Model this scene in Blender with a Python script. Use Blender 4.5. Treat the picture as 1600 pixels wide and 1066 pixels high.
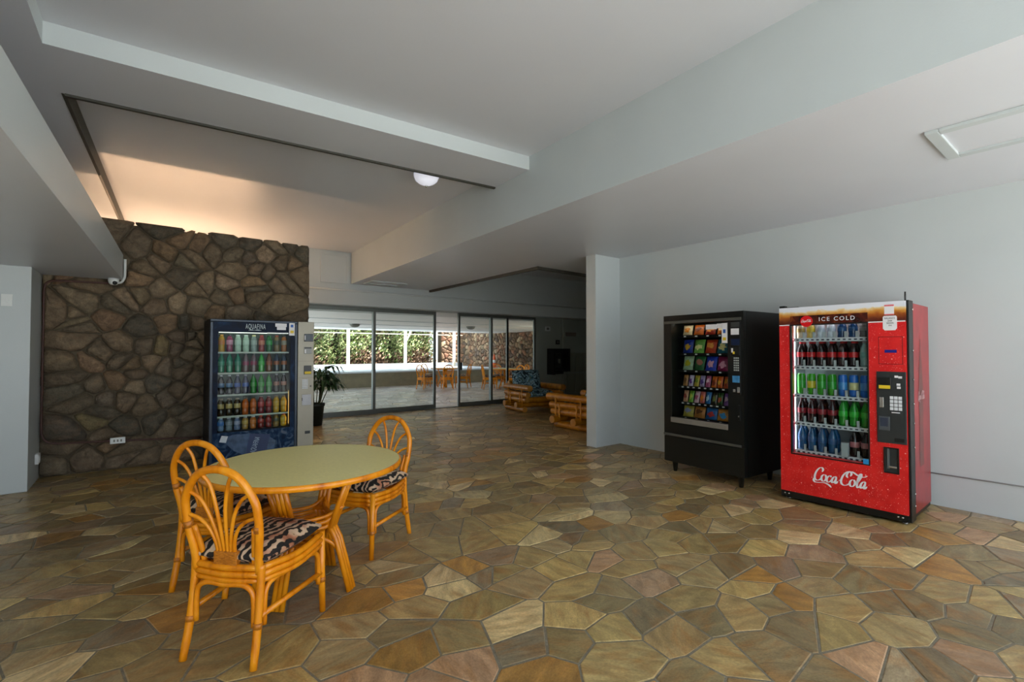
import bpy, bmesh, math, random
from mathutils import Vector, Matrix
PI = math.pi
random.seed(7)
for o in list(bpy.data.objects):
    bpy.data.objects.remove(o)
SC = bpy.context.scene
COL = SC.collection

# ------------------------------------------------------------------ camera
cam_d = bpy.data.cameras.new('camera')
cam = bpy.data.objects.new('camera', cam_d)
COL.objects.link(cam)
cam_d.sensor_fit = 'HORIZONTAL'
cam_d.sensor_width = 36.0
cam_d.lens = 36.0 * 745.0 / 1600.0
cam_d.clip_start = 0.05
cam_d.clip_end = 300
cam.location = (0, 0, 1.42)
cam.rotation_euler = (PI / 2 + math.atan(15 / 745.0), 0, -math.radians(37.6))
SC.camera = cam

# ------------------------------------------------------------------ sky, sun, exposure
world = bpy.data.worlds.new('sky')
SC.world = world
world.use_nodes = True
wn = world.node_tree
wn.nodes.clear()
w_out = wn.nodes.new('ShaderNodeOutputWorld')
w_bg = wn.nodes.new('ShaderNodeBackground')
w_bg.inputs[0].default_value = (0.80, 0.90, 1.0, 1)
w_bg.inputs[1].default_value = 1.4
wn.links.new(w_bg.outputs[0], w_out.inputs[0])
sun_d = bpy.data.lights.new('sun', 'SUN')
sun_d.energy = 9.5
sun_d.color = (1.0, 0.97, 0.92)
sun_d.angle = math.radians(3)
sun = bpy.data.objects.new('sun', sun_d)
COL.objects.link(sun)
sun.rotation_euler = Vector((-0.5, 0.34, -1.0)).to_track_quat('-Z', 'Y').to_euler()
SC.view_settings.view_transform = 'Standard'
SC.view_settings.look = 'None'
SC.view_settings.gamma = 1.0
SC.view_settings.use_curve_mapping = False
SC.view_settings.exposure = 0.88


# ------------------------------------------------------------------ helpers
def lin(c):
    def f(v):
        v = v / 255.0
        return v / 12.92 if v <= 0.04045 else ((v + 0.055) / 1.055) ** 2.4
    return tuple(f(v) for v in c)


MATS = {}


def mat(name, rgb, rough=0.5, metal=0.0, spec=0.5, noise=0.0, nscale=20.0, bump=0.0, bscale=60.0, emit=None, estr=0.0, coat=0.0):
    """principled material with a little procedural mottling and relief; rgb in 0..255 sRGB"""
    if name in MATS:
        return MATS[name]
    m = bpy.data.materials.new(name)
    m.use_nodes = True
    nt = m.node_tree
    b = nt.nodes['Principled BSDF']
    col = lin(rgb) + (1,)
    b.inputs['Base Color'].default_value = col
    b.inputs['Roughness'].default_value = rough
    b.inputs['Metallic'].default_value = metal
    b.inputs['Specular IOR Level'].default_value = spec
    b.inputs['Coat Weight'].default_value = coat
    if emit:
        b.inputs['Emission Color'].default_value = lin(emit) + (1,)
        b.inputs['Emission Strength'].default_value = estr
    if noise or bump:
        tc = nt.nodes.new('ShaderNodeTexCoord')
    if noise:
        n = nt.nodes.new('ShaderNodeTexNoise')
        n.inputs['Scale'].default_value = nscale
        n.inputs['Detail'].default_value = 4
        nt.links.new(tc.outputs['Object'], n.inputs['Vector'])
        r = nt.nodes.new('ShaderNodeMapRange')
        r.inputs[1].default_value = 0.3
        r.inputs[2].default_value = 0.7
        r.inputs[3].default_value = 1 - noise
        r.inputs[4].default_value = 1 + noise
        nt.links.new(n.outputs['Fac'], r.inputs[0])
        mul = nt.nodes.new('ShaderNodeMix')
        mul.data_type = 'RGBA'
        mul.blend_type = 'MULTIPLY'
        mul.inputs[0].default_value = 1
        mul.inputs[6].default_value = col
        nt.links.new(r.outputs[0], mul.inputs[7])
        nt.links.new(mul.outputs[2], b.inputs['Base Color'])
    if bump:
        n2 = nt.nodes.new('ShaderNodeTexNoise')
        n2.inputs['Scale'].default_value = bscale
        n2.inputs['Detail'].default_value = 5
        nt.links.new(tc.outputs['Object'], n2.inputs['Vector'])
        bp = nt.nodes.new('ShaderNodeBump')
        bp.inputs['Strength'].default_value = bump
        bp.inputs['Distance'].default_value = 0.02
        nt.links.new(n2.outputs['Fac'], bp.inputs['Height'])
        nt.links.new(bp.outputs[0], b.inputs['Normal'])
    MATS[name] = m
    return m


def ramp_mat(name, build, rough=0.5, bump=0.0, bscale=40, metal=0.0, spec=0.5):
    """principled material whose colour comes from build(nt, texcoord) -> colour socket"""
    if name in MATS:
        return MATS[name]
    m = bpy.data.materials.new(name)
    m.use_nodes = True
    nt = m.node_tree
    b = nt.nodes['Principled BSDF']
    b.inputs['Roughness'].default_value = rough
    b.inputs['Metallic'].default_value = metal
    b.inputs['Specular IOR Level'].default_value = spec
    tc = nt.nodes.new('ShaderNodeTexCoord')
    s = build(nt, tc)
    nt.links.new(s, b.inputs['Base Color'])
    if bump:
        n2 = nt.nodes.new('ShaderNodeTexNoise')
        n2.inputs['Scale'].default_value = bscale
        n2.inputs['Detail'].default_value = 6
        nt.links.new(tc.outputs['Object'], n2.inputs['Vector'])
        bp = nt.nodes.new('ShaderNodeBump')
        bp.inputs['Strength'].default_value = bump
        bp.inputs['Distance'].default_value = 0.02
        nt.links.new(n2.outputs['Fac'], bp.inputs['Height'])
        nt.links.new(bp.outputs[0], b.inputs['Normal'])
    MATS[name] = m
    return m


def ramp(nt, fac, stops, interp='LINEAR'):
    r = nt.nodes.new('ShaderNodeValToRGB')
    e = r.color_ramp.elements
    r.color_ramp.interpolation = interp
    while len(e) < len(stops):
        e.new(0.5)
    for el, (p, c) in zip(e, stops):
        el.position = p
        el.color = lin(c) + (1,)
    nt.links.new(fac, r.inputs[0])
    return r.outputs[0]


def noise_fac(nt, tc, scale, detail=4, dist=0.0, vec_scale=None):
    n = nt.nodes.new('ShaderNodeTexNoise')
    n.inputs['Scale'].default_value = scale
    n.inputs['Detail'].default_value = detail
    n.inputs['Distortion'].default_value = dist
    src = tc.outputs['Object']
    if vec_scale:
        mp = nt.nodes.new('ShaderNodeMapping')
        mp.inputs['Scale'].default_value = vec_scale
        nt.links.new(src, mp.inputs[0])
        src = mp.outputs[0]
    nt.links.new(src, n.inputs['Vector'])
    return n.outputs['Fac']


def glass_mat(name, tint=(235, 245, 242), refl=1.0, rough=0.0, ior=1.4):
    if name in MATS:
        return MATS[name]
    m = bpy.data.materials.new(name)
    m.use_nodes = True
    nt = m.node_tree
    nt.nodes.clear()
    out = nt.nodes.new('ShaderNodeOutputMaterial')
    tr = nt.nodes.new('ShaderNodeBsdfTransparent')
    tr.inputs[0].default_value = lin(tint) + (1,)
    gl = nt.nodes.new('ShaderNodeBsdfGlossy')
    gl.inputs['Roughness'].default_value = rough
    gl.inputs[0].default_value = (refl, refl, refl, 1)
    fr = nt.nodes.new('ShaderNodeFresnel')
    fr.inputs[0].default_value = ior
    mx = nt.nodes.new('ShaderNodeMixShader')
    nt.links.new(fr.outputs[0], mx.inputs[0])
    nt.links.new(tr.outputs[0], mx.inputs[1])
    nt.links.new(gl.outputs[0], mx.inputs[2])
    nt.links.new(mx.outputs[0], out.inputs[0])
    MATS[name] = m
    return m


class MB:
    """collects geometry for one mesh object"""
    def __init__(self):
        self.v = []
        self.f = []
        self.sm = []
        self.mi = []
        self.cur = 0

    def add(self, vs, fs, smooth=False):
        o = len(self.v)
        self.v += [tuple(p) for p in vs]
        for f in fs:
            self.f.append(tuple(i + o for i in f))
            self.sm.append(smooth)
            self.mi.append(self.cur)
        return self

    def box(self, x0, x1, y0, y1, z0, z1, b=0.0):
        if b <= 0:
            vs = [(x, y, z) for z in (z0, z1) for y in (y0, y1) for x in (x0, x1)]
            fs = [(0, 2, 3, 1), (4, 5, 7, 6), (0, 1, 5, 4), (2, 6, 7, 3), (0, 4, 6, 2), (1, 3, 7, 5)]
            return self.add(vs, fs)
        bm = bmesh.new()
        bmesh.ops.create_cube(bm, size=1)
        for v in bm.verts:
            v.co = Vector(((x0 + x1) / 2 + v.co.x * (x1 - x0), (y0 + y1) / 2 + v.co.y * (y1 - y0), (z0 + z1) / 2 + v.co.z * (z1 - z0)))
        bmesh.ops.bevel(bm, geom=list(bm.edges), offset=b, segments=2, profile=0.6, affect='EDGES')
        bm.verts.index_update()
        self.add([v.co for v in bm.verts], [[v.index for v in f.verts] for f in bm.faces])
        bm.free()
        return self

    def tube(self, pts, r, seg=8, closed=False, caps=True):
        """round bar through pts; r a number or a list"""
        pts = [Vector(p) for p in pts]
        n = len(pts)
        rs = r if isinstance(r, (list, tuple)) else [r] * n
        vs = []
        prev = None
        for i, p in enumerate(pts):
            if closed:
                t = pts[(i + 1) % n] - pts[i - 1]
            else:
                t = pts[min(i + 1, n - 1)] - pts[max(i - 1, 0)]
            t.normalize()
            if prev is None:
                a = Vector((0, 0, 1)) if abs(t.z) < 0.9 else Vector((1, 0, 0))
                u = t.cross(a).normalized()
            else:
                u = (prev - t * prev.dot(t)).normalized()
            prev = u
            w = t.cross(u)
            for k in range(seg):
                a = 2 * PI * k / seg
                vs.append(p + (u * math.cos(a) + w * math.sin(a)) * rs[i])
        fs = []
        m = n if closed else n - 1
        for i in range(m):
            for k in range(seg):
                a, b2 = i * seg + k, i * seg + (k + 1) % seg
                c, d = ((i + 1) % n) * seg + (k + 1) % seg, ((i + 1) % n) * seg + k
                fs.append((a, b2, c, d))
        self.add(vs, fs, True)
        if caps and not closed:
            o = len(self.v) - len(vs)
            self.f.append(tuple(o + k for k in reversed(range(seg))))
            self.f.append(tuple(o + (n - 1) * seg + k for k in range(seg)))
            self.sm += [False, False]
            self.mi += [self.cur] * 2
        return self

    def lathe(self, prof, seg=16, at=(0, 0, 0), smooth=True):
        vs = []
        for (r, z) in prof:
            for k in range(seg):
                a = 2 * PI * k / seg
                vs.append((at[0] + r * math.cos(a), at[1] + r * math.sin(a), at[2] + z))
        fs = []
        for i in range(len(prof) - 1):
            for k in range(seg):
                fs.append((i * seg + k, i * seg + (k + 1) % seg, (i + 1) * seg + (k + 1) % seg, (i + 1) * seg + k))
        self.add(vs, fs, smooth)
        o = len(self.v) - len(vs)
        self.f.append(tuple(o + k for k in reversed(range(seg))))
        self.f.append(tuple(o + (len(prof) - 1) * seg + k for k in range(seg)))
        self.sm += [False, False]
        self.mi += [self.cur] * 2
        return self

    def prism(self, poly, z0, z1, side=0):
        """polygon in x,y extruded in z"""
        n = len(poly)
        vs = [(x, y, z0) for x, y in poly] + [(x, y, z1) for x, y in poly]
        fs = [tuple(reversed(range(n))), tuple(range(n, 2 * n))]
        self.add(vs, fs)
        self.cur, keep = side, self.cur
        o = len(self.v) - 2 * n
        for i in range(n):
            self.f.append((o + i, o + (i + 1) % n, o + n + (i + 1) % n, o + n + i))
            self.sm.append(False)
            self.mi.append(side)
        self.cur = keep
        return self

    def face_prism(self, poly, y0, y1):
        """polygon in x,z extruded along y (y0 is the front)"""
        n = len(poly)
        vs = [(x, y0, z) for x, z in poly] + [(x, y1, z) for x, z in poly]
        fs = [tuple(range(n)), tuple(reversed(range(n, 2 * n)))]
        fs += [(i, n + i, n + (i + 1) % n, (i + 1) % n) for i in range(n)]
        return self.add(vs, fs)

    def mesh(self, name, mats):
        me = bpy.data.meshes.new(name)
        me.from_pydata(self.v, [], self.f)
        me.polygons.foreach_set('use_smooth', self.sm)
        if not isinstance(mats, (list, tuple)):
            mats = [mats]
        for m in mats:
            me.materials.append(m)
        if len(mats) > 1:
            me.polygons.foreach_set('material_index', self.mi)
        me.update()
        return me

    def build(self, name, mats, parent=None):
        return link(name, self.mesh(name, mats), parent)


def link(name, me, parent=None):
    o = bpy.data.objects.new(name, me)
    COL.objects.link(o)
    o.parent = parent
    return o


def tag(o, label, cat=None, group=None, kind=None):
    o['label'] = label
    if cat:
        o['category'] = cat
    if group:
        o['group'] = group
    if kind:
        o['kind'] = kind
    return o


def thing(name, label, cat, loc=(0, 0, 0), rz=0.0, group=None, kind=None):
    o = link(name, None)
    o.location = loc
    o.rotation_euler = (0, 0, rz)
    o.empty_display_size = 0.1
    return tag(o, label, cat, group, kind)


def struct(name, mb, m, label, parent=None, cat='structure'):
    o = mb.build(name, m, parent)
    if parent is None:
        tag(o, label, cat, None, 'structure')
    return o


def copy_tree(o, parent=None):
    c = o.copy()
    COL.objects.link(c)
    c.parent = parent
    for ch in list(o.children):
        copy_tree(ch, c)
    return c


def spline(P, n=6, closed=False):
    """Catmull-Rom through points (2D or 3D)"""
    P = [Vector(p) for p in P]
    out = []
    m = len(P)
    rng = range(m) if closed else range(m - 1)
    for i in rng:
        if closed:
            a, b, c, d = P[i - 1], P[i], P[(i + 1) % m], P[(i + 2) % m]
        else:
            b, c = P[i], P[i + 1]
            a = P[i - 1] if i > 0 else b * 2 - c
            d = P[i + 2] if i + 2 < m else c * 2 - b
        for k in range(n):
            t = k / n
            out.append(0.5 * ((2 * b) + (c - a) * t + (2 * a - 5 * b + 4 * c - d) * t * t + (3 * b - a - 3 * c + d) * t ** 3))
    if not closed:
        out.append(P[-1])
    return out


def clip(poly, nx, ny, d):
    """keep the part of poly with nx*x + ny*y <= d"""
    out = []
    for i in range(len(poly)):
        p, q = poly[i], poly[(i + 1) % len(poly)]
        a, b = nx * p[0] + ny * p[1] - d, nx * q[0] + ny * q[1] - d
        if a <= 0:
            out.append(p)
        if (a < 0 < b) or (b < 0 < a):
            t = a / (a - b)
            out.append((p[0] + (q[0] - p[0]) * t, p[1] + (q[1] - p[1]) * t))
    return out


def voronoi(x0, x1, y0, y1, size, rnd, jit=0.85, stretch=1.0, drop=0.12):
    """irregular polygons that fill a rectangle"""
    pts = []
    grid = {}
    sx, sy = size * stretch, size / stretch
    nx, ny = int((x1 - x0) / sx) + 1, int((y1 - y0) / sy) + 1
    for j in range(ny):
        for i in range(nx):
            if rnd.random() < drop:
                continue
            px = x0 + (i + 0.5 + (0.5 if j % 2 else 0) + (rnd.random() - 0.5) * jit) * sx
            py = y0 + (j + 0.5 + (rnd.random() - 0.5) * jit) * sy
            if x0 < px < x1 and y0 < py < y1:
                grid.setdefault((i, j), []).append(len(pts))
                pts.append((px, py, i, j))
    cells = []
    for k, (px, py, i, j) in enumerate(pts):
        poly = [(x0, y0), (x1, y0), (x1, y1), (x0, y1)]
        poly = clip(clip(clip(clip(poly, 1, 0, px + 3 * sx), -1, 0, -(px - 3 * sx)), 0, 1, py + 3 * sy), 0, -1, -(py - 3 * sy))
        for dj in range(-3, 4):
            for di in range(-3, 4):
                for q in grid.get((i + di, j + dj), ()):
                    if q != k:
                        qx, qy = pts[q][0], pts[q][1]
                        # anisotropic bisector so stones stretch
                        ex, ey = (qx - px) / stretch ** 2, (qy - py) * stretch ** 2
                        poly = clip(poly, ex, ey, ex * (px + qx) / 2 + ey * (py + qy) / 2)
                        if len(poly) < 3:
                            break
        # drop doubled corners
        cl = []
        for p in poly:
            if not cl or math.hypot(p[0] - cl[-1][0], p[1] - cl[-1][1]) > size * 0.04:
                cl.append(p)
        while len(cl) > 3 and math.hypot(cl[0][0] - cl[-1][0], cl[0][1] - cl[-1][1]) < size * 0.04:
            cl.pop()
        if len(cl) >= 3:
            cells.append(cl)
    return cells


def inset(poly, d):
    """shrink a convex ccw polygon by d"""
    out = list(poly)
    n = len(poly)
    for i in range(n):
        p, q = poly[i], poly[(i + 1) % n]
        ex, ey = q[0] - p[0], q[1] - p[1]
        L = math.hypot(ex, ey)
        if L < 1e-6:
            continue
        nx, ny = ey / L, -ex / L
        out = clip(out, nx, ny, nx * p[0] + ny * p[1] - d)
        if len(out) < 3:
            return []
    return out


def area(poly):
    return 0.5 * sum(poly[i][0] * poly[(i + 1) % len(poly)][1] - poly[(i + 1) % len(poly)][0] * poly[i][1] for i in range(len(poly)))


def paint(me, col):
    """one flat stone colour as a colour attribute (the stone's own colour)"""
    a = me.color_attributes.new('Col', 'FLOAT_COLOR', 'CORNER')
    c = lin(col) + (1.0,)
    a.data.foreach_set('color', list(c) * len(me.loops))


def paint_faces(me, cols):
    a = me.color_attributes.new('Col', 'FLOAT_COLOR', 'CORNER')
    buf = []
    for p in me.polygons:
        buf += list(lin(cols[p.index]) + (1.0,)) * p.loop_total
    a.data.foreach_set('color', buf)


def text_mesh(s, width, height, depth=0.0012, shear=0.0, spacing=1.0):
    """letters as a mesh in x,z facing -y, centred, fitted to width x height"""
    cu = bpy.data.curves.new('letters', 'FONT')
    cu.body = s
    cu.extrude = 0.02
    cu.shear = shear
    cu.space_character = spacing
    cu.resolution_u = 3
    o = bpy.data.objects.new('letters', cu)
    COL.objects.link(o)
    dg = bpy.context.evaluated_depsgraph_get()
    me = bpy.data.meshes.new_from_object(o.evaluated_get(dg))
    bpy.data.objects.remove(o)
    bpy.data.curves.remove(cu)
    xs = [v.co.x for v in me.vertices]
    ys = [v.co.y for v in me.vertices]
    cx, cy = (max(xs) + min(xs)) / 2, (max(ys) + min(ys)) / 2
    sx, sy = width / (max(xs) - min(xs)), height / (max(ys) - min(ys))
    for v in me.vertices:
        x, y, z = v.co
        v.co = ((x - cx) * sx, -depth * (0.5 + z / 0.04), (y - cy) * sy)
    me.materials.clear()
    me.update()
    return me


def text(name, s, width, height, m, parent, loc, **kw):
    me = text_mesh(s, width, height, **kw)
    me.materials.append(m)
    o = link(name, me, parent)
    o.location = loc
    return o

# ------------------------------------------------------------------ shared materials
M_paint = mat('white_paint', (196, 203, 203), 0.42, noise=0.025, nscale=1.5, bump=0.04, bscale=90)
M_ceil = mat('ceiling_light_tint', (214, 216, 221), 0.36, noise=0.02, nscale=1.2, bump=0.03, bscale=70)  # white paint with the lavender cast of the light mixed into its colour
M_shadowgap = mat('shadow_gap_dark', (62, 60, 52), 0.6, noise=0.1, nscale=8)  # dark tone painted in for the shadow gaps at ceiling edges
M_greenwall = mat('grey_green_paint', (150, 156, 148), 0.6, noise=0.04, nscale=2)
M_mortar = mat('floor_grout', (122, 114, 96), 0.8, noise=0.2, nscale=30, bump=0.3, bscale=120)
M_wallmortar = mat('lava_mortar', (86, 75, 58), 0.9, noise=0.25, nscale=25, bump=0.5, bscale=80)
M_alu = mat('aluminium_frame', (118, 122, 118), 0.4, metal=0.6, noise=0.05, nscale=10)
M_white = mat('white_plastic', (225, 228, 225), 0.4, noise=0.02)
M_black = mat('black_plastic', (14, 16, 15), 0.35, noise=0.1, nscale=40)
M_blackmetal = mat('black_coated_metal', (9, 13, 11), 0.38, noise=0.15, nscale=12, bump=0.05, bscale=200)
M_chrome = mat('chrome', (200, 200, 195), 0.25, metal=0.9, noise=0.03)
M_concrete = mat('pale_concrete', (220, 223, 223), 0.8, noise=0.06, nscale=3, bump=0.1, bscale=30)
M_paleglass = glass_mat('door_glass', (246, 250, 250), ior=1.3)


def stone_build(vec_scale, lo, hi, stain=0.6, grain=70, stain_rgb=(150, 102, 46)):
    """the stone's own colour times bedding streaks, rusty veins and fine grain; every stone has its own streak direction"""
    def f(nt, tc):
        at = nt.nodes.new('ShaderNodeVertexColor')
        at.layer_name = 'Col'
        sc_ = nt.nodes.new('ShaderNodeSeparateColor')
        nt.links.new(at.outputs[0], sc_.inputs[0])
        an = nt.nodes.new('ShaderNodeMath')
        an.operation = 'MULTIPLY'
        an.inputs[1].default_value = 900.0
        nt.links.new(sc_.outputs[0], an.inputs[0])
        ro = nt.nodes.new('ShaderNodeVectorRotate')
        ro.rotation_type = 'Z_AXIS'
        nt.links.new(tc.outputs['Object'], ro.inputs['Vector'])
        nt.links.new(an.outputs[0], ro.inputs['Angle'])

        def noise(scale, detail, dist, vs):
            mp = nt.nodes.new('ShaderNodeMapping')
            mp.inputs['Scale'].default_value = vs
            nt.links.new(ro.outputs[0], mp.inputs[0])
            n = nt.nodes.new('ShaderNodeTexNoise')
            n.inputs['Scale'].default_value = scale
            n.inputs['Detail'].default_value = detail
            n.inputs['Distortion'].default_value = dist
            nt.links.new(mp.outputs[0], n.inputs['Vector'])
            return n.outputs['Fac']

        def rng(src, a0, a1, b0, b1):
            m = nt.nodes.new('ShaderNodeMapRange')
            for i, v in enumerate((a0, a1, b0, b1)):
                m.inputs[i + 1].default_value = v
            nt.links.new(src, m.inputs[0])
            return m.outputs[0]

        def mix(mode, fac, ca, cb):
            m = nt.nodes.new('ShaderNodeMix')
            m.data_type = 'RGBA'
            m.blend_type = mode
            if isinstance(fac, float):
                m.inputs[0].default_value = fac
            else:
                nt.links.new(fac, m.inputs[0])
            nt.links.new(ca, m.inputs[6])
            if isinstance(cb, tuple):
                m.inputs[7].default_value = lin(cb) + (1,)
            else:
                nt.links.new(cb, m.inputs[7])
            return m.outputs[2]
        c = mix('MIX', rng(noise(3.2, 6, 1.5, vec_scale), 0.47, 0.72, 0.0, stain), at.outputs[0], stain_rgb)
        c = mix('MULTIPLY', 1.0, c, rng(noise(5.0, 10, 0.8, vec_scale), 0.3, 0.72, lo, hi))
        c = mix('MULTIPLY', 1.0, c, rng(noise(grain, 6, 0.2, (1, 1.8, 1)), 0.3, 0.7, 0.80, 1.2))
        return c
    return f


M_flag = ramp_mat('flagstone', stone_build((1, 3.0, 1), 0.68, 1.3, 0.65), rough=0.34, bump=0.3, bscale=14, spec=0.5)
M_lava = ramp_mat('lava_rock', stone_build((2, 2, 2.6), 0.6, 1.38, 0.35, 60, (120, 92, 64)), rough=0.85, bump=0.8, bscale=36)

# ------------------------------------------------------------------ floor of flagstones
fl = MB().box(-4, 11.5, -2.2, 10.6, -0.2, -0.0035)
floor = struct('floor', fl, M_mortar, 'flagstone floor of irregular tan and grey stones across the lounge', cat='floor')
FLAGS = [(150, 131, 92)] * 6 + [(160, 138, 92)] * 6 + [(174, 149, 96)] * 4 + [(168, 126, 66)] * 2 + [(178, 142, 106)] + [(208, 184, 134)] * 2 + [(138, 123, 90)] * 3 + [(156, 130, 100), (148, 132, 104), (144, 121, 80)]
rnd = random.Random(21)
cy_, sy_ = math.cos(math.radians(37.6)), math.sin(math.radians(37.6))


def seen(px, py, a):
    """apparent size of a floor stone from about where one stands"""
    d = px * sy_ + py * cy_
    s = px * cy_ - py * sy_
    if d < 1.7 or abs(s) > d * 1.12 + 0.25:
        return 0
    return a / d ** 3


def jcol(c, j, r):
    k = 1 + (r.random() - 0.5) * j
    return tuple(max(4, min(250, v * k * (1 + (r.random() - 0.5) * 0.025))) for v in c)


cells = voronoi(-3.6, 11.4, -1.2, 10.58, 0.24, rnd, 0.95, 1.15, 0.10)
ranked = []
for p in cells:
    q = inset(p, 0.0045)
    if len(q) < 3:
        continue
    a = abs(area(q))
    if a < 0.004:
        continue
    mx_ = sum(v[0] for v in q) / len(q)
    my_ = sum(v[1] for v in q) / len(q)
    hid = mx_ < -0.92 and my_ > 6.8
    ranked.append((0 if hid else seen(mx_, my_, a), q, mx_, my_))
ranked.sort(key=lambda t: -t[0])


def stone_geo(mb, q, mx_, my_, ox, oy, dz, tilt, depth=0.012):
    top = inset(q, 0.0045)
    if len(top) != len(q):
        cxq, cyq = mx_, my_
        top = [(cxq + (x - cxq) * 0.93, cyq + (y - cyq) * 0.93) for x, y in q]
    n = len(q)
    vs = [(x - ox, y - oy, -depth) for x, y in q]
    vs += [(x - ox, y - oy, dz - 0.003 + tilt[0] * (x - mx_) + tilt[1] * (y - my_)) for x, y in q]
    vs += [(x - ox, y - oy, dz + tilt[0] * (x - mx_) + tilt[1] * (y - my_)) for x, y in top]
    fs = [(i, (i + 1) % n, n + (i + 1) % n, n + i) for i in range(n)]
    fs += [(n + i, n + (i + 1) % n, 2 * n + (i + 1) % n, 2 * n + i) for i in range(n)]
    fs.append(tuple(range(2 * n, 3 * n)))
    mb.add(vs, fs)
    return 2 * n + 1


rest = MB()
restcol = []
for k, (s, q, mx_, my_) in enumerate(ranked):
    tilt = ((rnd.random() - 0.5) * 0.012, (rnd.random() - 0.5) * 0.012)
    dz = -0.001 + (rnd.random() - 0.5) * 0.002
    c = jcol(rnd.choice(FLAGS), 0.28, rnd)
    if k < 300 and s > 0:
        mb = MB()
        stone_geo(mb, q, mx_, my_, 0, 0, dz, tilt)
        me = mb.mesh('flagstone', M_flag)
        paint(me, c)
        link('flagstone', me, floor)
    else:
        nf = stone_geo(rest, q, mx_, my_, 0, 0, dz, tilt)
        restcol += [c] * nf
me = rest.mesh('far_flagstones', M_flag)
paint_faces(me, restcol)
o = link('far_flagstones', me, floor)
o['kind'] = 'stuff'

# ------------------------------------------------------------------ ceilings and beams
struct('ceiling', MB().box(-4, 11.5, -2.2, 10.6, 3.5, 3.62), M_ceil, 'high white painted concrete ceiling over the lounge', cat='ceiling')
struct('trim_1', MB().prism([(-4, -2.2), (-0.6, -2.2), (-0.535, 4.15), (3.28, 3.9), (3.29, 4.56), (-0.51, 4.87), (-0.28, 10.1), (-4, 10.1)], 3.355, 3.5, 1), [M_ceil, M_paint],  # sides switch to wall paint to imitate how light tints each face
       'shallow dropped white ceiling beam crossing towards the lava stone wall', cat='beam')
struct('trim_2', MB().prism([(-0.5, 4.86), (3.28, 4.555), (3.28, 4.585), (-0.5, 4.89)], 3.336, 3.36).prism([(-0.52, 4.87), (-0.495, 4.87), (-0.265, 10.1), (-0.29, 10.1)], 3.35, 3.499), M_shadowgap,  # dark bar in place of a shadow gap; second prism darkens the recess side
       'thin dark strip imitating a shadow gap along the shallow ceiling beam', cat='trim')
struct('ceiling.001', MB().prism([(3.02, -2.2), (11.5, -2.2), (11.5, 6.45), (5.26, 6.11), (5.32, 10.1), (3.46, 10.1)], 2.84, 3.5, 1), [M_ceil, M_paint],  # underside and sides coloured apart to mimic the tint of the light
       'low white ceiling slab with a deep beam face above the snack and soda machines', cat='ceiling')
struct('trim_3', MB().prism([(5.22, 6.07), (11.4, 6.41), (11.4, 6.45), (5.265, 6.115), (5.325, 10.05), (5.28, 10.05)], 2.79, 2.845), M_shadowgap,  # dark band painted where the ceiling edge shows a shadow gap
       'dark strip imitating a shadow gap around the raised ceiling opening above the log chairs', cat='trim')
struct('ceiling.002', MB().prism([(-4, -2.2), (-0.67, -2.2), (-0.22, 7.40), (-4, 7.40)], 2.27, 2.575, 1), [M_ceil, M_paint],  # soffit colour split by face, copying the light's tint
       'low white dropped soffit running to the lava stone wall', cat='ceiling')

# ------------------------------------------------------------------ walls
wr = MB().box(5.78, 5.98, -2.2, 4.79, 0, 2.84)
struct('wall_right', wr, M_paint, 'long white painted wall behind the snack and soda machines', cat='wall')
struct('wall_pier', MB().box(5.24, 5.98, 4.79, 4.98, 0, 2.84, 0.004), M_paint, 'white wall end pier beside the log chairs', cat='wall')
struct('wall_inner', MB().box(5.98, 11.5, 4.9, 5.05, 0, 2.84), M_paint, 'hidden white wall behind the pier', cat='wall')
struct('wall_far_right', MB().box(11.4, 11.55, 5.0, 10.6, 0, 3.5), M_greenwall, 'dim wall closing the log chair corner', cat='wall')
struct('wall_left', MB().box(-4, -0.92, 6.8, 7.85, 0, 2.27, 0.004), M_paint, 'white wall block left of the lava stone wall', cat='wall')
struct('wall_outer_left', MB().box(-4.15, -4, -2.2, 10.6, 0, 3.5), M_paint, 'plain wall on the left side of the lounge', cat='wall')
bw = MB().box(-4, 11.5, 10.12, 10.6, 2.67, 3.5)
bw.box(-4, 2.5, 10.12, 10.6, 0, 2.67)
struct('wall_back', bw, M_paint, 'white wall above the sliding glass doors', cat='wall')
struct('trim_4', MB().box(2.5, 11.4, 10.07, 10.6, 2.38, 2.68, 0.008), M_paint, 'pale lintel band above the sliding glass doors', cat='trim')
struct('trim_5', MB().tube([(1.6, 10.05, 2.69), (11.3, 10.05, 2.69)], 0.018, 8), M_paint, 'thin conduit running along the lintel above the glass doors', cat='trim')
wb = MB().box(8.93, 10.0, 10.45, 10.6, 0, 2.38)
wb.box(10.0, 11.4, 10.52, 10.6, 0, 2.38)
wb.box(9.96, 10.04, 10.42, 10.6, 0, 2.38)
struct('wall_phone', wb, M_greenwall, 'grey green wall with the black wall telephone', cat='wall')
struct('wall_machine_back', MB().box(-0.9, -0.75, 7.85, 10.12, 0, 3.36), M_paint, 'hidden wall behind the lava stone wall', cat='wall')
# scuff line along the right wall
struct('trim_6', MB().tube([(5.775, 1.5, 0.29), (5.775, -0.6, 0.30)], 0.006, 6), mat('grey_trim', (150, 152, 150), 0.5, noise=0.03), 'thin grey cable cover low on the white wall', cat='trim')

# ------------------------------------------------------------------ lava stone wall
lw = MB().box(-0.92, 1.92, 7.46, 7.85, 0, 2.96)
lava = struct('wall_lava', lw, M_wallmortar, 'dark brown lava rock feature wall behind the drinks machine', cat='wall')
LAVA = [(106, 92, 73)] * 4 + [(114, 98, 76)] * 4 + [(98, 87, 70)] * 3 + [(118, 97, 72)] * 2 + [(126, 109, 86)] + [(88, 80, 66)] * 2 + [(116, 101, 70)] + [(124, 100, 76)]


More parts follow.
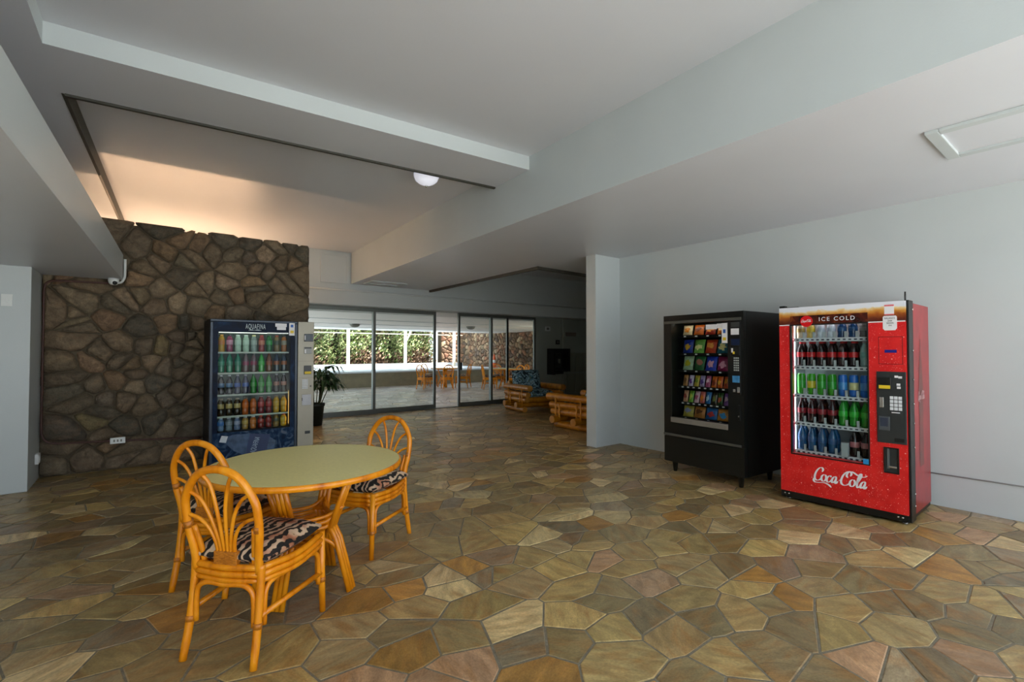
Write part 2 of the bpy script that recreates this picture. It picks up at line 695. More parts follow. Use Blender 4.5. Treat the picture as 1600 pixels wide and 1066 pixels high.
def rock_geo(mb, q, r, y0, bulge):
    """one rounded rock in the x,z plane facing -y"""
    # round the outline
    n = len(q)
    ring = []
    for i in range(n):
        p, nx = q[i], q[(i + 1) % n]
        ring.append((p[0] * 0.86 + nx[0] * 0.14, p[1] * 0.86 + nx[1] * 0.14))
        ring.append((p[0] * 0.14 + nx[0] * 0.86, p[1] * 0.14 + nx[1] * 0.86))
    cxq = sum(p[0] for p in ring) / len(ring)
    czq = sum(p[1] for p in ring) / len(ring)
    ring = [(cxq + (x - cxq) * (1 + (r.random() - 0.5) * 0.07), czq + (z - czq) * (1 + (r.random() - 0.5) * 0.07)) for x, z in ring]
    m = len(ring)
    tx, tz = (r.random() - 0.5) * 0.25, (r.random() - 0.5) * 0.25
    vs = [(x, y0 + 0.06, z) for x, z in ring]
    vs += [(x, y0 + 0.012 + (r.random() - 0.5) * 0.008, z) for x, z in ring]
    for x, z in ring:
        vs.append((cxq + (x - cxq) * 0.84, y0 - bulge * (0.75 + 0.4 * r.random()) + tx * (x - cxq) + tz * (z - czq), czq + (z - czq) * 0.84))
    for x, z in ring:
        vs.append((cxq + (x - cxq) * 0.4, y0 - bulge * (1.05 + 0.35 * r.random()) + (tx * (x - cxq) + tz * (z - czq)) * 0.4, czq + (z - czq) * 0.4))
    vs.append((cxq, y0 - bulge * 1.25, czq))
    fs = []
    for k in range(3):
        fs += [(k * m + i, k * m + (i + 1) % m, (k + 1) * m + (i + 1) % m, (k + 1) * m + i) for i in range(m)]
    fs += [(3 * m + i, 3 * m + (i + 1) % m, 4 * m) for i in range(m)]
    mb.add(vs, fs, True)
    return len(fs)


rnd = random.Random(5)
for p in voronoi(-0.93, 1.93, 0.0, 3.0, 0.188, rnd, 1.0, 1.08, 0.25):
    q = inset(p, 0.005)
    if len(q) < 3 or abs(area(q)) < 0.003:
        continue
    if max(v[1] for v in q) > 2.97:
        dzz = (rnd.random() - 0.6) * 0.04
        q = [(x, z + dzz * (1 if z > 2.9 else 0)) for x, z in q]
    mb = MB()
    rock_geo(mb, q, rnd, 7.45, 0.022 + 0.03 * rnd.random())
    me = mb.mesh('stone', M_lava)
    paint(me, jcol(rnd.choice(LAVA), 0.22, rnd))
    link('stone', me, lava)

# warm tube light hidden behind the top of the lava wall
tl = thing('tube_light', 'warm fluorescent tube light mounted out of sight behind the lava wall', 'light', (0.45, 9.72, 2.15))
MB().box(-1.15, 1.15, -0.05, 0.05, -0.06, 0.0, 0.01).build('housing', M_white, tl)
for bx_ in (-0.8, 0.8):
    MB().box(bx_ - 0.02, bx_ + 0.02, 0.0, 0.40, -0.09, -0.05).build('bracket', M_white, tl)
MB().tube([(-1.1, 0, 0.03), (1.1, 0, 0.03)], 0.02, 10).build('tube', mat('warm_tube', (255, 210, 160), 0.4, emit=(255, 208, 166), estr=75.0), tl)

# ------------------------------------------------------------------ sliding glass doors
def door_panel(name, x0, x1, y, label, stile=0.06, rail=0.10, handle=None):
    t = thing(name, label, 'glass door', ((x0 + x1) / 2, y, 0), 0, None, 'structure')
    w = (x1 - x0) / 2
    d = 0.025
    MB().box(-w, -w + stile, -d, d, 0.0, 2.38, 0.004).build('stile', M_alu, t)
    MB().box(w - stile, w, -d, d, 0.0, 2.38, 0.004).build('stile', M_alu, t)
    MB().box(-w + stile, w - stile, -d, d, 0.0, rail, 0.004).build('bottom_rail', M_alu, t)
    MB().box(-w + stile, w - stile, -d, d, 2.30, 2.38, 0.004).build('top_rail', M_alu, t)
    MB().box(-w + stile, w - stile, -0.004, 0.004, rail, 2.30).build('pane', M_paleglass, t)
    if handle is not None:
        MB().box(handle - 0.03, handle + 0.03, -0.06, -d, 0.92, 1.12, 0.008).build('handle', M_black, t)
    return t


door_panel('window_1', 2.52, 4.14, 10.45, 'fixed glass panel beside the potted palm')
door_panel('window_2', 4.08, 5.70, 10.50, 'fixed glass panel between potted palm and open doorway')
door_panel('door_1', 6.31, 7.38, 10.45, 'sliding glass door with grey lock box next to open doorway', handle=-0.47)
door_panel('door_2', 7.32, 7.95, 10.50, 'narrow sliding glass panel behind the far log chair')
door_panel('door_3', 7.89, 8.93, 10.50, 'glass panel against the grey green telephone wall')
struct('trim_7', MB().box(2.5, 8.93, 10.38, 10.56, -0.004, 0.015), M_alu, 'aluminium floor track under the glass doors', cat='trim')

# access panel and vents
ap = thing('access_door', 'square white access door with raised frame above the glass doors', 'panel', (3.12, 10.115, 3.14))
MB().box(-0.29, 0.29, -0.012, 0, -0.31, 0.31, 0.003).build('panel', M_paint, ap)
fr_ = MB()
for a in ((-0.29, 0.29, 0.26, 0.31), (-0.29, 0.29, -0.31, -0.26), (-0.29, -0.24, -0.26, 0.26), (0.24, 0.29, -0.26, 0.26)):
    fr_.box(a[0], a[1], -0.032, -0.012, a[2], a[3], 0.004)
fr_.build('frame', M_paint, ap)


def ceiling_frame(name, label, cat, cx, cy, w, d, z, rz=0.0):
    t = thing(name, label, cat, (cx, cy, z), rz)
    b = 0.07
    MB().box(-w / 2 + b, w / 2 - b, -d / 2 + b, d / 2 - b, -0.006, 0.0).build('panel', M_ceil, t)
    f = MB()
    for x0, x1, y0, y1 in ((-w / 2, w / 2, -d / 2, -d / 2 + b), (-w / 2, w / 2, d / 2 - b, d / 2), (-w / 2, -w / 2 + b, -d / 2 + b, d / 2 - b), (w / 2 - b, w / 2, -d / 2 + b, d / 2 - b)):
        f.box(x0, x1, y0, y1, -0.022, 0.0, 0.005)
    f.build('frame', M_paint, t)
    return t


ceiling_frame('access_hatch', 'white framed access hatch in the low ceiling above the soda machine', 'hatch', 4.33, 0.37, 0.66, 0.86, 2.84)
ceiling_frame('ceiling_vent', 'white framed vent in the low ceiling near the glass doors', 'vent', 4.0, 9.55, 0.78, 0.45, 2.84)

# dome ceiling light
dl = thing('dome_light', 'round frosted glass dome light on the ceiling behind the shallow beam', 'light', (2.55, 4.93, 3.5))
MB().lathe([(0.10, 0.0), (0.10, -0.06), (0.06, -0.075)], 24).build('base', M_white, dl)
MB().lathe([(0.145, -0.05), (0.142, -0.08), (0.125, -0.12), (0.09, -0.15), (0.04, -0.172), (0.008, -0.178)], 28).build('shade', mat('frosted_glass', (245, 245, 250), 0.25, emit=(238, 240, 255), estr=0.25), dl)
MB().lathe([(0.012, -0.174), (0.014, -0.184), (0.007, -0.197), (0.001, -0.201)], 12).build('finial', M_chrome, dl)

# ------------------------------------------------------------------ small fittings on the lava wall
sc = thing('security_camera', 'small white dome security camera at the soffit corner on the lava wall', 'camera', (-0.30, 7.30, 2.27))
MB().lathe([(0.05, 0.0), (0.052, -0.03), (0.045, -0.06), (0.03, -0.075)], 18).build('housing', M_white, sc)
MB().lathe([(0.026, 0.0), (0.02, -0.012), (0.001, -0.02)], 14).build('lens', M_black, sc)
sc.children[1].location = (0.012, -0.035, -0.055)
sc.children[1].rotation_euler = (-0.9, 0, 0)
cw = MB().tube(spline([(-0.20, 7.385, 2.52), (-0.20, 7.385, 2.36), (-0.205, 7.38, 2.29), (-0.235, 7.36, 2.235), (-0.27, 7.33, 2.225)], 5), 0.014, 8)
tag(cw.build('white_conduit', M_white), 'short white bent conduit rising from the security camera', 'conduit')
M_brown = mat('brown_conduit', (74, 42, 34), 0.5, noise=0.15, nscale=30)
path = spline([(-0.34, 7.352, 2.215), (-0.6, 7.352, 2.21), (-0.80, 7.352, 2.205), (-0.875, 7.352, 2.17), (-0.895, 7.352, 2.08)], 5)
path += spline([(-0.895, 7.352, 0.62), (-0.89, 7.352, 0.5), (-0.85, 7.352, 0.41), (-0.74, 7.352, 0.375), (-0.5, 7.352, 0.365), (0.1, 7.352, 0.33), (0.595, 7.352, 0.30)], 5)
tag(MB().tube(path, 0.011, 8).build('brown_conduit', M_brown), 'thin reddish brown conduit looping around the lava wall', 'conduit')
ou = thing('wall_outlet', 'white four gang outlet box low on the lava wall', 'outlet', (-0.24, 7.358, 0.355))
MB().box(-0.07, 0.07, -0.025, 0.01, -0.035, 0.035, 0.004).build('plate', M_white, ou)
for sx in (-0.032, 0.0, 0.032):
    MB().box(sx - 0.008, sx + 0.008, -0.029, -0.024, -0.014, 0.014).build('socket', mat('outlet_grey', (130, 128, 120), 0.5, noise=0.03), ou)
jb = thing('junction_box', 'small white box on the wall edge beside the lava stones', 'outlet', (-0.92, 7.25, 0.25))
MB().box(0, 0.03, -0.06, 0.06, -0.055, 0.055, 0.004).build('box', M_white, jb)
MB().box(0.028, 0.034, -0.04, 0.04, -0.035, 0.035, 0.002).build('cover', M_white, jb)
sw = thing('wall_switch', 'white switch plate on the white wall block', 'switch', (-1.09, 6.8, 1.92))
MB().box(-0.04, 0.04, -0.012, 0, -0.06, 0.06, 0.003).build('plate', M_white, sw)
MB().box(-0.01, 0.01, -0.02, -0.01, -0.02, 0.02, 0.002).build('toggle', M_white, sw)

# ------------------------------------------------------------------ lanai beyond the glass doors
gm = MB().box(-60, 80, -60, 80, -0.5, -0.21)
struct('ground', gm, mat('ground_soil', (150, 142, 122), 0.9, noise=0.2, nscale=1.0), 'bare ground around the building', cat='ground')
struct('ground.001', MB().box(-14, 20, -22, -2.2, -0.2, -0.02), M_concrete, 'unseen pale concrete forecourt added to bounce sun into the lounge', cat='ground')  # ground out of view, added to bounce sun onto the lounge ceiling
struct('ground.002', MB().box(-14, 0.5, 10.7, 24, -0.2, -0.02), M_concrete, 'unseen pale slab added beside the lanai to bounce sunlight', cat='ground')  # pale slab put in as a reflector for the lanai ceiling and floor
lf = struct('floor_lanai', MB().box(0.5, 13.6, 10.6, 18.1, -0.2, -0.012), M_mortar, 'flagstone floor of the sunlit lanai', cat='floor')
rnd = random.Random(33)
LANAI_SHEEN = [(186, 184, 180), (172, 172, 172), (196, 188, 172), (164, 162, 156), (204, 202, 198)]  # paler greys: sky sheen on the stones put into their colour
fm = MB()
fcol = []
M_flag2 = M_flag
for p in voronoi(0.6, 13.55, 10.62, 18.08, 0.31, rnd, 0.9, 1.12, 0.1):
    q = inset(p, 0.006)
    if len(q) < 3 or abs(area(q)) < 0.004:
        continue
    mx_ = sum(v[0] for v in q) / len(q)
    my_ = sum(v[1] for v in q) / len(q)
    nf = stone_geo(fm, q, mx_, my_, 0, 0, -0.001, ((rnd.random() - 0.5) * 0.012, (rnd.random() - 0.5) * 0.012))
    fcol += [jcol(rnd.choice(LANAI_SHEEN), 0.2, rnd)] * nf
me = fm.mesh('lanai_flagstones', M_flag2)
paint_faces(me, fcol)
o = link('lanai_flagstones', me, lf)
o['kind'] = 'stuff'
struct('ceiling_lanai', MB().box(1.6, 14.5, 10.6, 19.3, 2.27, 2.5), mat('lanai_ceiling', (240, 234, 228), 0.6, noise=0.03, nscale=2), 'pale lanai ceiling beyond the glass doors', cat='ceiling')
for k, yy in enumerate((12.8, 15.0, 17.2)):
    struct('trim_%d' % (8 + k), MB().box(1.6, 14.5, yy, yy + 0.05, 2.255, 2.27), M_concrete, 'shallow joint strip across the lanai ceiling', cat='trim')
struct('wall_lanai_low', MB().box(0.5, 13.5, 18.06, 18.5, -0.2, 0.55), mat('tan_render', (142, 132, 108), 0.8, noise=0.1, nscale=5), 'low tan wall along the edge of the lanai', cat='wall')
struct('floor_terrace', MB().box(0.5, 15.5, 18.0, 22.4, 0.55, 0.61, 0.01), mat('pale_terrace', (214, 222, 230), 0.4, noise=0.04, nscale=2), 'pale terrace slab on the low wall', cat='floor')
struct('wall_kerb', MB().box(0.5, 15.5, 22.0, 22.3, 0.6, 0.78, 0.02), M_concrete, 'white kerb at the foot of the hedge', cat='wall')
M_post = mat('cream_post', (222, 216, 190), 0.6, noise=0.04)
for k, x in enumerate((4.6, 7.25, 10.02, 12.75)):
    t = thing('fence_post', ['cream post holding the lanai roof beside the palm', 'cream post on the terrace seen through the fixed glass', 'cream post with angled brace on the terrace', 'cream post on the terrace near the rock wall'][k], 'post', (x, 21.5, 0.61))
    MB().box(-0.06, 0.06, -0.06, 0.06, 0, 1.95, 0.006).build('shaft', M_post, t)
    MB().box(-0.09, 0.09, -0.09, 0.09, 0, 0.04, 0.004).build('foot', M_post, t)
    if k == 2:
        MB().tube([(0.04, 0, 1.25), (0.28, 0, 1.74)], 0.05, 6).build('brace', M_post, t)
t = thing('fence_rail', 'thin white top rail between the cream terrace posts', 'rail', (8.7, 21.62, 2.22))
MB().tube([(-4.1, 0, 0), (4.6, 0, 0)], 0.02, 8).build('rail', M_post, t)
for x in (-4.1, 4.6):
    MB().lathe([(0.035, -0.02), (0.035, 0.02)], 8, (x, 0, 0)).build('end_cap', M_post, t)

for k, (x, y) in enumerate(((5.3, 15.1), (9.1, 14.2))):
    t = thing('lanai_light', ['flat round ceiling light on the lanai above the palm', 'flat round ceiling light on the lanai behind the sliding door'][k], 'light', (x, y, 2.27))
    MB().lathe([(0.16, 0.0), (0.16, -0.025), (0.15, -0.03)], 20).build('base', M_alu, t)
    MB().lathe([(0.15, -0.03), (0.13, -0.075), (0.08, -0.10), (0.01, -0.11)], 20).build('shade', mat('grey_globe', (120, 118, 108), 0.4, noise=0.03), t)

# lava rock walls by the lanai
OUTROCK = [(150, 122, 96), (132, 104, 80), (118, 92, 72), (164, 140, 112), (98, 82, 70), (140, 100, 76)]


def rock_wall(name, label, length, z0, z1, loc, rz, size, seed):
    t = tag(MB().box(0, length, 0.02, 0.4, z0, z1).build(name, M_wallmortar), label, 'wall', None, 'structure')
    r = random.Random(seed)
    mb = MB()
    cols = []
    for p in voronoi(0, length, z0, z1, size, r, 0.95, 1.0, 0.15):
        q = inset(p, 0.012)
        if len(q) < 3 or abs(area(q)) < 0.004:
            continue
        nf = rock_geo(mb, q, r, 0.0, 0.035)
        cols += [jcol(r.choice(OUTROCK), 0.35, r)] * nf
    me = mb.mesh('rocks', M_lava)
    paint_faces(me, cols)
    o = link('rocks', me, t)
    o['kind'] = 'stuff'
    t.location = loc
    t.rotation_euler = (0, 0, rz)
    return t


rock_wall('wall_rock_side', 'tall brown rock wall along the right of the lanai', 9.5, -0.2, 2.62, (13.6, 22.6, 0), -PI / 2, 0.19, 3)
rock_wall('wall_rock_end', 'dark rock wall at the end of the hedge', 4.0, -0.2, 3.2, (13.0, 23.3, 0), 0, 0.21, 4)

# hedge of leaves
def leaf_cloud(mb, n, box, size, r, cols, pal, brown=None):
    x0, x1, y0, y1, z0, z1 = box
    for _ in range(n):
        c = Vector((r.uniform(x0, x1), r.uniform(y0, y1), r.uniform(z0, z1)))
        c.y += 0.18 * math.sin(c.x * 2.1) + 0.12 * math.sin(c.z * 3.3 + c.x)
        d = Vector((r.gauss(0, 1), r.gauss(0, 1), r.gauss(0, 1))).normalized()
        u = d.orthogonal().normalized()
        w = d.cross(u)
        L, W = size * r.uniform(0.7, 1.4), size * r.uniform(0.35, 0.6)
        vs = [c - u * L, c + w * W - u * L * 0.1 + d * 0.01, c + u * L, c - w * W - u * L * 0.1 + d * 0.01]
        mb.add(vs, [(0, 1, 2, 3)])
        k = math.sin(c.x * 1.7 + 0.6) + math.sin(c.z * 2.4 + c.x * 0.9) - (c.z - 1.3) * 0.9 + r.gauss(0, 0.7)
        cols.append(jcol(r.choice(brown if brown and k > 0.35 else pal), 0.35, r))


def attr_mat(name, rough=0.5):
    def f(nt, tc):
        at = nt.nodes.new('ShaderNodeVertexColor')
        at.layer_name = 'Col'
        return at.outputs[0]
    return ramp_mat(name, f, rough, bump=0.05)


M_leaf = attr_mat('hedge_leaves')
GREENS = [(116, 134, 72), (138, 150, 88), (100, 118, 66), (158, 166, 108), (92, 108, 66), (182, 184, 130), (150, 140, 96)]
BROWNS = [(150, 116, 92), (128, 98, 76), (166, 132, 108), (110, 88, 66)]
for k, (xa, xb, lab) in enumerate(((3.2, 7.3, 'leafy green and brown hedge beyond the terrace behind the palm'), (7.3, 10.1, 'leafy hedge with dry brown patches beyond the middle terrace posts'), (10.1, 12.7, 'dense green hedge next to the rock wall'))):
    t = thing('hedge', lab, 'hedge', ((xa + xb) / 2, 24.0, 0), 0, 'hedges behind the terrace')
    r = random.Random(50 + k)
    mb = MB()
    cols = []
    leaf_cloud(mb, 7000, (-(xb - xa) / 2 + 0.11, (xb - xa) / 2 - 0.11, -0.9, 0.3, 0.2, 3.2), 0.085, r, cols, GREENS, BROWNS)
    me = mb.mesh('foliage', M_leaf)
    paint_faces(me, cols)
    o = link('foliage', me, t)
    o['kind'] = 'stuff'
    br = MB()
    for i in range(9):
        x = -(xb - xa) / 2 + (i + 0.5) * (xb - xa) / 9
        br.tube([(x, 0.1, -0.2), (x + 0.03, 0.0, 1.2), (x - 0.04, -0.1, 2.6)], 0.035, 6)
    br.box(-(xb - xa) / 2 + 0.02, (xb - xa) / 2 - 0.02, 0.2, 0.5, -0.2, 3.0)
    br.build('branches', mat('hedge_core', (70, 66, 44), 0.9, noise=0.4, nscale=6), t)

# orange traffic cone on the terrace
cn = thing('traffic_cone', 'small orange cone standing on the pale terrace by the rock wall', 'cone', (13.25, 18.6, 0.61))
M_orange = mat('orange_plastic', (226, 92, 42), 0.5, noise=0.05)
MB().box(-0.13, 0.13, -0.13, 0.13, 0, 0.025, 0.006).build('base', M_orange, cn)
MB().lathe([(0.105, 0.025), (0.10, 0.05), (0.06, 0.42), (0.035, 0.62), (0.03, 0.63)], 18).build('body', M_orange, cn)
MB().lathe([(0.083, 0.23), (0.0665, 0.37)], 18).build('stripe', M_white, cn)

# ------------------------------------------------------------------ telephone wall
ph = thing('wall_telephone', 'black wall telephone booth with side hood and shelf', 'telephone', (9.67, 10.45, 1.10))
MB().box(-0.33, 0.33, -0.03, 0, -0.38, 0.38, 0.005).build('back_plate', M_black, ph)
MB().box(-0.33, -0.27, -0.30, -0.03, -0.38, 0.38, 0.01).build('side_hood', M_black, ph)
MB().box(0.27, 0.33, -0.30, -0.03, -0.30, 0.38, 0.01).build('side_hood', M_black, ph)
MB().box(-0.27, 0.27, -0.26, -0.03, -0.30, -0.26, 0.005).build('shelf', M_black, ph)
bd = MB().box(-0.12, 0.14, -0.12, -0.03, -0.18, 0.24, 0.01).build('phone_body', mat('phone_grey', (70, 76, 72), 0.3, metal=0.5, noise=0.05), ph)
MB().tube(spline([(-0.08, -0.14, 0.16), (-0.095, -0.17, 0.12), (-0.095, -0.17, 0.0), (-0.08, -0.14, -0.05)], 4), [0.022] * 4 + [0.015] * 5 + [0.022] * 4, 8).build('handset', M_black, bd)
MB().box(0.0, 0.10, -0.128, -0.118, -0.06, 0.08, 0.003).build('keypad', M_chrome, bd)
for lab, nm, x, z, w, h, m_ in (('small dark sign plate above the wall telephone', 'sign_plate', 9.76, 1.67, 0.15, 0.13, M_black),
                               ('pale thermostat box on the telephone wall', 'thermostat', 9.36, 2.06, 0.2, 0.13, M_paint)):
    t = thing(nm, lab, 'sign' if 'sign' in nm else 'thermostat', (x, 10.45, z))
    MB().box(-w / 2, w / 2, -0.02, 0, -h / 2, h / 2, 0.004).build('plate', m_, t)
    MB().box(-w / 4, w / 4, -0.024, -0.018, -h / 4, h / 4, 0.002).build('face', mat('dull_face', (110, 112, 106), 0.5, noise=0.05), t)
t = thing('wall_sign', 'long faded brown sign on the wall above the lockers', 'sign', (10.38, 10.52, 1.92))
MB().box(-0.22, 0.22, -0.015, 0, -0.06, 0.06, 0.003).build('plate', mat('sign_brown', (104, 92, 82), 0.6, noise=0.1), t)
lk = thing('locker_bank', 'grey green bank of six panelled lockers on the wall', 'lockers', (10.64, 10.515, 0.76))
MB().box(-0.57, 0.57, -0.10, 0, -0.64, 0.62, 0.004).build('carcass', M_greenwall, lk)
M_lock = mat('locker_panel', (138, 142, 126), 0.6, noise=0.05, nscale=4)
lockd = MB().box(-0.18, 0.18, -0.12, -0.10, -0.29, 0.29, 0.006).mesh('locker_door', M_lock)
for i in range(3):
    for j in range(2):
        o = link('locker_door', lockd, lk)
        o.location = (-0.385 + 0.385 * i, 0, -0.32 + 0.62 * j)

# ------------------------------------------------------------------ log lounge chairs
def log_mat_build(nt, tc):
    return ramp(nt, noise_fac(nt, tc, 9, 5, 0.6), [(0.25, (122, 72, 4)), (0.5, (178, 112, 10)), (0.75, (198, 134, 20))])


M_log = ramp_mat('amber_log', log_mat_build, rough=0.35, bump=0.08, bscale=30)
M_logend = mat('log_end', (190, 128, 44), 0.5, noise=0.15, nscale=40)
M_tie = mat('pale_rattan_tie', (214, 148, 52), 0.4, noise=0.1, nscale=30)


def floral_build(nt, tc):
    v = nt.nodes.new('ShaderNodeTexVoronoi')
    v.inputs['Scale'].default_value = 11
    nt.links.new(tc.outputs['Object'], v.inputs['Vector'])
    return ramp(nt, noise_fac(nt, tc, 7.5, 2, 1.5), [(0.0, (28, 52, 62)), (0.42, (46, 84, 98)), (0.47, (168, 200, 210)), (0.53, (104, 150, 170)), (0.6, (40, 74, 88)), (0.66, (120, 140, 110))], 'CONSTANT')


M_floral = ramp_mat('floral_fabric', floral_build, rough=0.85)


def pillow(w, d, h, nx=8, ny=8, p=2.6):
    """soft cushion centred at origin, flat-ish"""
    mb = MB()
    vs = []
    for s in (1, -1):
        for j in range(ny + 1):
            for i in range(nx + 1):
                u, v = -1 + 2 * i / nx, -1 + 2 * j / ny
                k = max(0.0, (1 - abs(u) ** 4) * (1 - abs(v) ** 4)) ** 0.4
                sq = 1 - 0.06 * (abs(v) ** 3 if abs(u) > 0.9 else 0)
                vs.append((u * w / 2 * (1 - 0.04 * v * v), v * d / 2 * (1 - 0.04 * u * u), s * h / 2 * (0.12 + 0.88 * k) * sq))
    n = (nx + 1) * (ny + 1)
    fs = []
    for j in range(ny):
        for i in range(nx):
            a = j * (nx + 1) + i
            fs.append((a, a + 1, a + nx + 2, a + nx + 1))
            fs.append((n + a, n + a + nx + 1, n + a + nx + 2, n + a + 1))
    edge = [i for i in range(nx + 1)] + [(j + 1) * (nx + 1) + nx for j in range(ny)] + [ny * (nx + 1) + i for i in range(nx - 1, -1, -1)] + [j * (nx + 1) for j in range(ny - 1, 0, -1)]
    for k in range(len(edge)):
        a, b = edge[k], edge[(k + 1) % len(edge)]
        fs.append((a, n + a, n + b, b))
    mb.add(vs, fs, True)
    return mb


def make_log_chair(label):
    t = thing('log_chair', label, 'armchair', group='log lounge chairs')
    R = 0.064

    def log(p, q, r=R):
        mb = MB()
        mb.tube([p, q], r, 12, caps=False)
        p, q = Vector(p), Vector(q)
        mb.cur = 1
        d = (q - p).normalized()
        u = d.orthogonal().normalized()
        w = d.cross(u)
        for c, s in ((p, -1), (q, 1)):
            vs = [c + (u * math.cos(2 * PI * k / 12) + w * math.sin(2 * PI * k / 12)) * r for k in range(12)] + [c + d * s * 0.006]
            mb.add(vs, [(k, (k + 1) % 12, 12) if s > 0 else ((k + 1) % 12, k, 12) for k in range(12)])
        return mb.build('log', [M_log, M_logend], t)
    for s in (-1, 1):
        x = s * 0.46
        log((x, -0.50, 0.064), (x, 0.36, 0.064))
        log((x, -0.50, 0.29), (x, 0.46, 0.29))
        log((x, -0.52, 0.41), (x, 0.50, 0.41))
        log((x, -0.56, 0.555), (x, 0.58, 0.560), 0.07)
        for y in (-0.32, -0.22, 0.22, 0.32):
            ln = 0.56 if abs(y) > 0.3 else 0.45
            MB().tube([(x + s * 0.06, y, 0.14), (x + s * 0.062, y, ln)], 0.016, 8).build('tie', M_tie, t)
    for y in (-0.27, 0.27):
        log((-0.66, y, 0.165), (0.66, y, 0.175), 0.068)
    for z in (0.30, 0.45, 0.62):
        log((-0.40, -0.46 - (z - 0.3) * 0.2, z), (0.40, -0.46 - (z - 0.3) * 0.2, z))
    log((-0.40, 0.40, 0.29), (0.40, 0.40, 0.29))
    c = pillow(0.78, 0.78, 0.20).build('seat_cushion', M_floral, t)
    c.location = (0, 0.02, 0.40)
    c = pillow(0.78, 0.58, 0.20).build('back_cushion', M_floral, t)
    c.location = (0, -0.33, 0.66)
    c.rotation_euler = (math.radians(104), 0, 0)
    return t


lc = make_log_chair('amber log armchair with blue floral cushions half hidden behind the white pier')
lc.location = (6.56, 6.2, 0)
l2 = copy_tree(lc)
l2['label'] = 'amber log armchair with blue floral cushions in front of the glass panel and telephone'
l2.location = (7.42, 8.78, 0)
l2.rotation_euler = (0, 0, math.radians(172))

# ------------------------------------------------------------------ potted palm
pl = thing('potted_palm', 'leafy green palm in a dark pot beside the drinks machine', 'plant', (2.58, 9.5, 0))
M_pot = mat('dark_green_pot', (22, 34, 30), 0.45, noise=0.1)
MB().lathe([(0.13, 0), (0.165, 0.36), (0.18, 0.37), (0.18, 0.42), (0.155, 0.42), (0.15, 0.37), (0.02, 0.365)], 20).build('pot', M_pot, pl)
M_palm = mat('palm_leaf', (52, 84, 46), 0.45, noise=0.35, nscale=6)
M_stem = mat('palm_stem', (70, 74, 44), 0.7, noise=0.2)
rnd = random.Random(9)
for s in range(24):
    a = rnd.uniform(0, 2 * PI)
    h = rnd.uniform(0.6, 1.25)
    lean = rnd.uniform(0.02, 0.2)
    bx_, by_ = 0.07 * math.cos(a), 0.07 * math.sin(a)
    top = Vector((bx_ + lean * math.cos(a), by_ + lean * math.sin(a), h))
    st = MB().tube([(bx_, by_, 0.36), (bx_ + lean * 0.3 * math.cos(a), by_ + lean * 0.3 * math.sin(a), h * 0.6), top], 0.009, 6).build('stem', M_stem, pl)
    lm = MB()
    for b in range(9):
        fa = a + (b - 4) * 0.42 + rnd.uniform(-0.15, 0.15)
        L = rnd.uniform(0.26, 0.42)
        d = Vector((math.cos(fa), math.sin(fa), 0))
        n = Vector((-math.sin(fa), math.cos(fa), 0))
        up = rnd.uniform(0.15, 0.55)
        p0, p1, p2, p3 = top, top + d * L * 0.35 + Vector((0, 0, L * up * 0.5)), top + d * L * 0.75 + Vector((0, 0, L * up * 0.35)), top + d * L + Vector((0, 0, -L * 0.25))
        w = rnd.uniform(0.022, 0.034)
        lm.add([p0, p1 + n * w, p1 - n * w, p2 + n * w * 0.9, p2 - n * w * 0.9, p3], [(0, 1, 2), (1, 3, 4, 2), (3, 5, 4)], True)
    lm.build('frond', M_palm, st)

# ------------------------------------------------------------------ rattan dining chairs
def rattan_build(nt, tc):
    f = noise_fac(nt, tc, 14, 5, 0.5, (1, 1, 0.35))
    return ramp(nt, f, [(0.22, (170, 88, 6)), (0.45, (222, 132, 10)), (0.62, (234, 150, 22)), (0.82, (236, 164, 52))])


M_rattan = ramp_mat('amber_rattan', rattan_build, rough=0.26, bump=0.06, bscale=25)
M_wrap = ramp_mat('rattan_wrap', lambda nt, tc: ramp(nt, noise_fac(nt, tc, 60, 3, 0, (1, 1, 4)), [(0.3, (150, 84, 16)), (0.7, (206, 128, 34))]), rough=0.4, bump=0.2, bscale=80)


def tiger_build(nt, tc):
    w = nt.nodes.new('ShaderNodeTexWave')
    w.wave_type = 'BANDS'
    w.inputs['Scale'].default_value = 7.5
    w.inputs['Distortion'].default_value = 9.0
    w.inputs['Detail'].default_value = 2.0
    w.inputs['Detail Scale'].default_value = 1.6
    nt.links.new(tc.outputs['Object'], w.inputs['Vector'])
    a = ramp(nt, w.outputs['Fac'], [(0.0, (24, 20, 17)), (0.54, (28, 23, 19)), (0.6, (196, 170, 134)), (1.0, (208, 178, 150))])
    b = ramp(nt, noise_fac(nt, tc, 7, 3, 0.5), [(0.0, (255, 255, 255)), (0.5, (255, 255, 255)), (0.62, (214, 160, 140)), (0.75, (120, 96, 80))])
    m = nt.nodes.new('ShaderNodeMix')
    m.data_type = 'RGBA'
    m.blend_type = 'MULTIPLY'
    m.inputs[0].default_value = 1
    nt.links.new(a, m.inputs[6])
    nt.links.new(b, m.inputs[7])
    return m.outputs[2]


M_tiger = ramp_mat('tiger_fabric', tiger_build, rough=0.8, bump=0.1, bscale=150)


def hoop_y(z):
    """rear pole leans back above the seat"""
    return -0.205 - max(0, z - 0.42) * 0.17


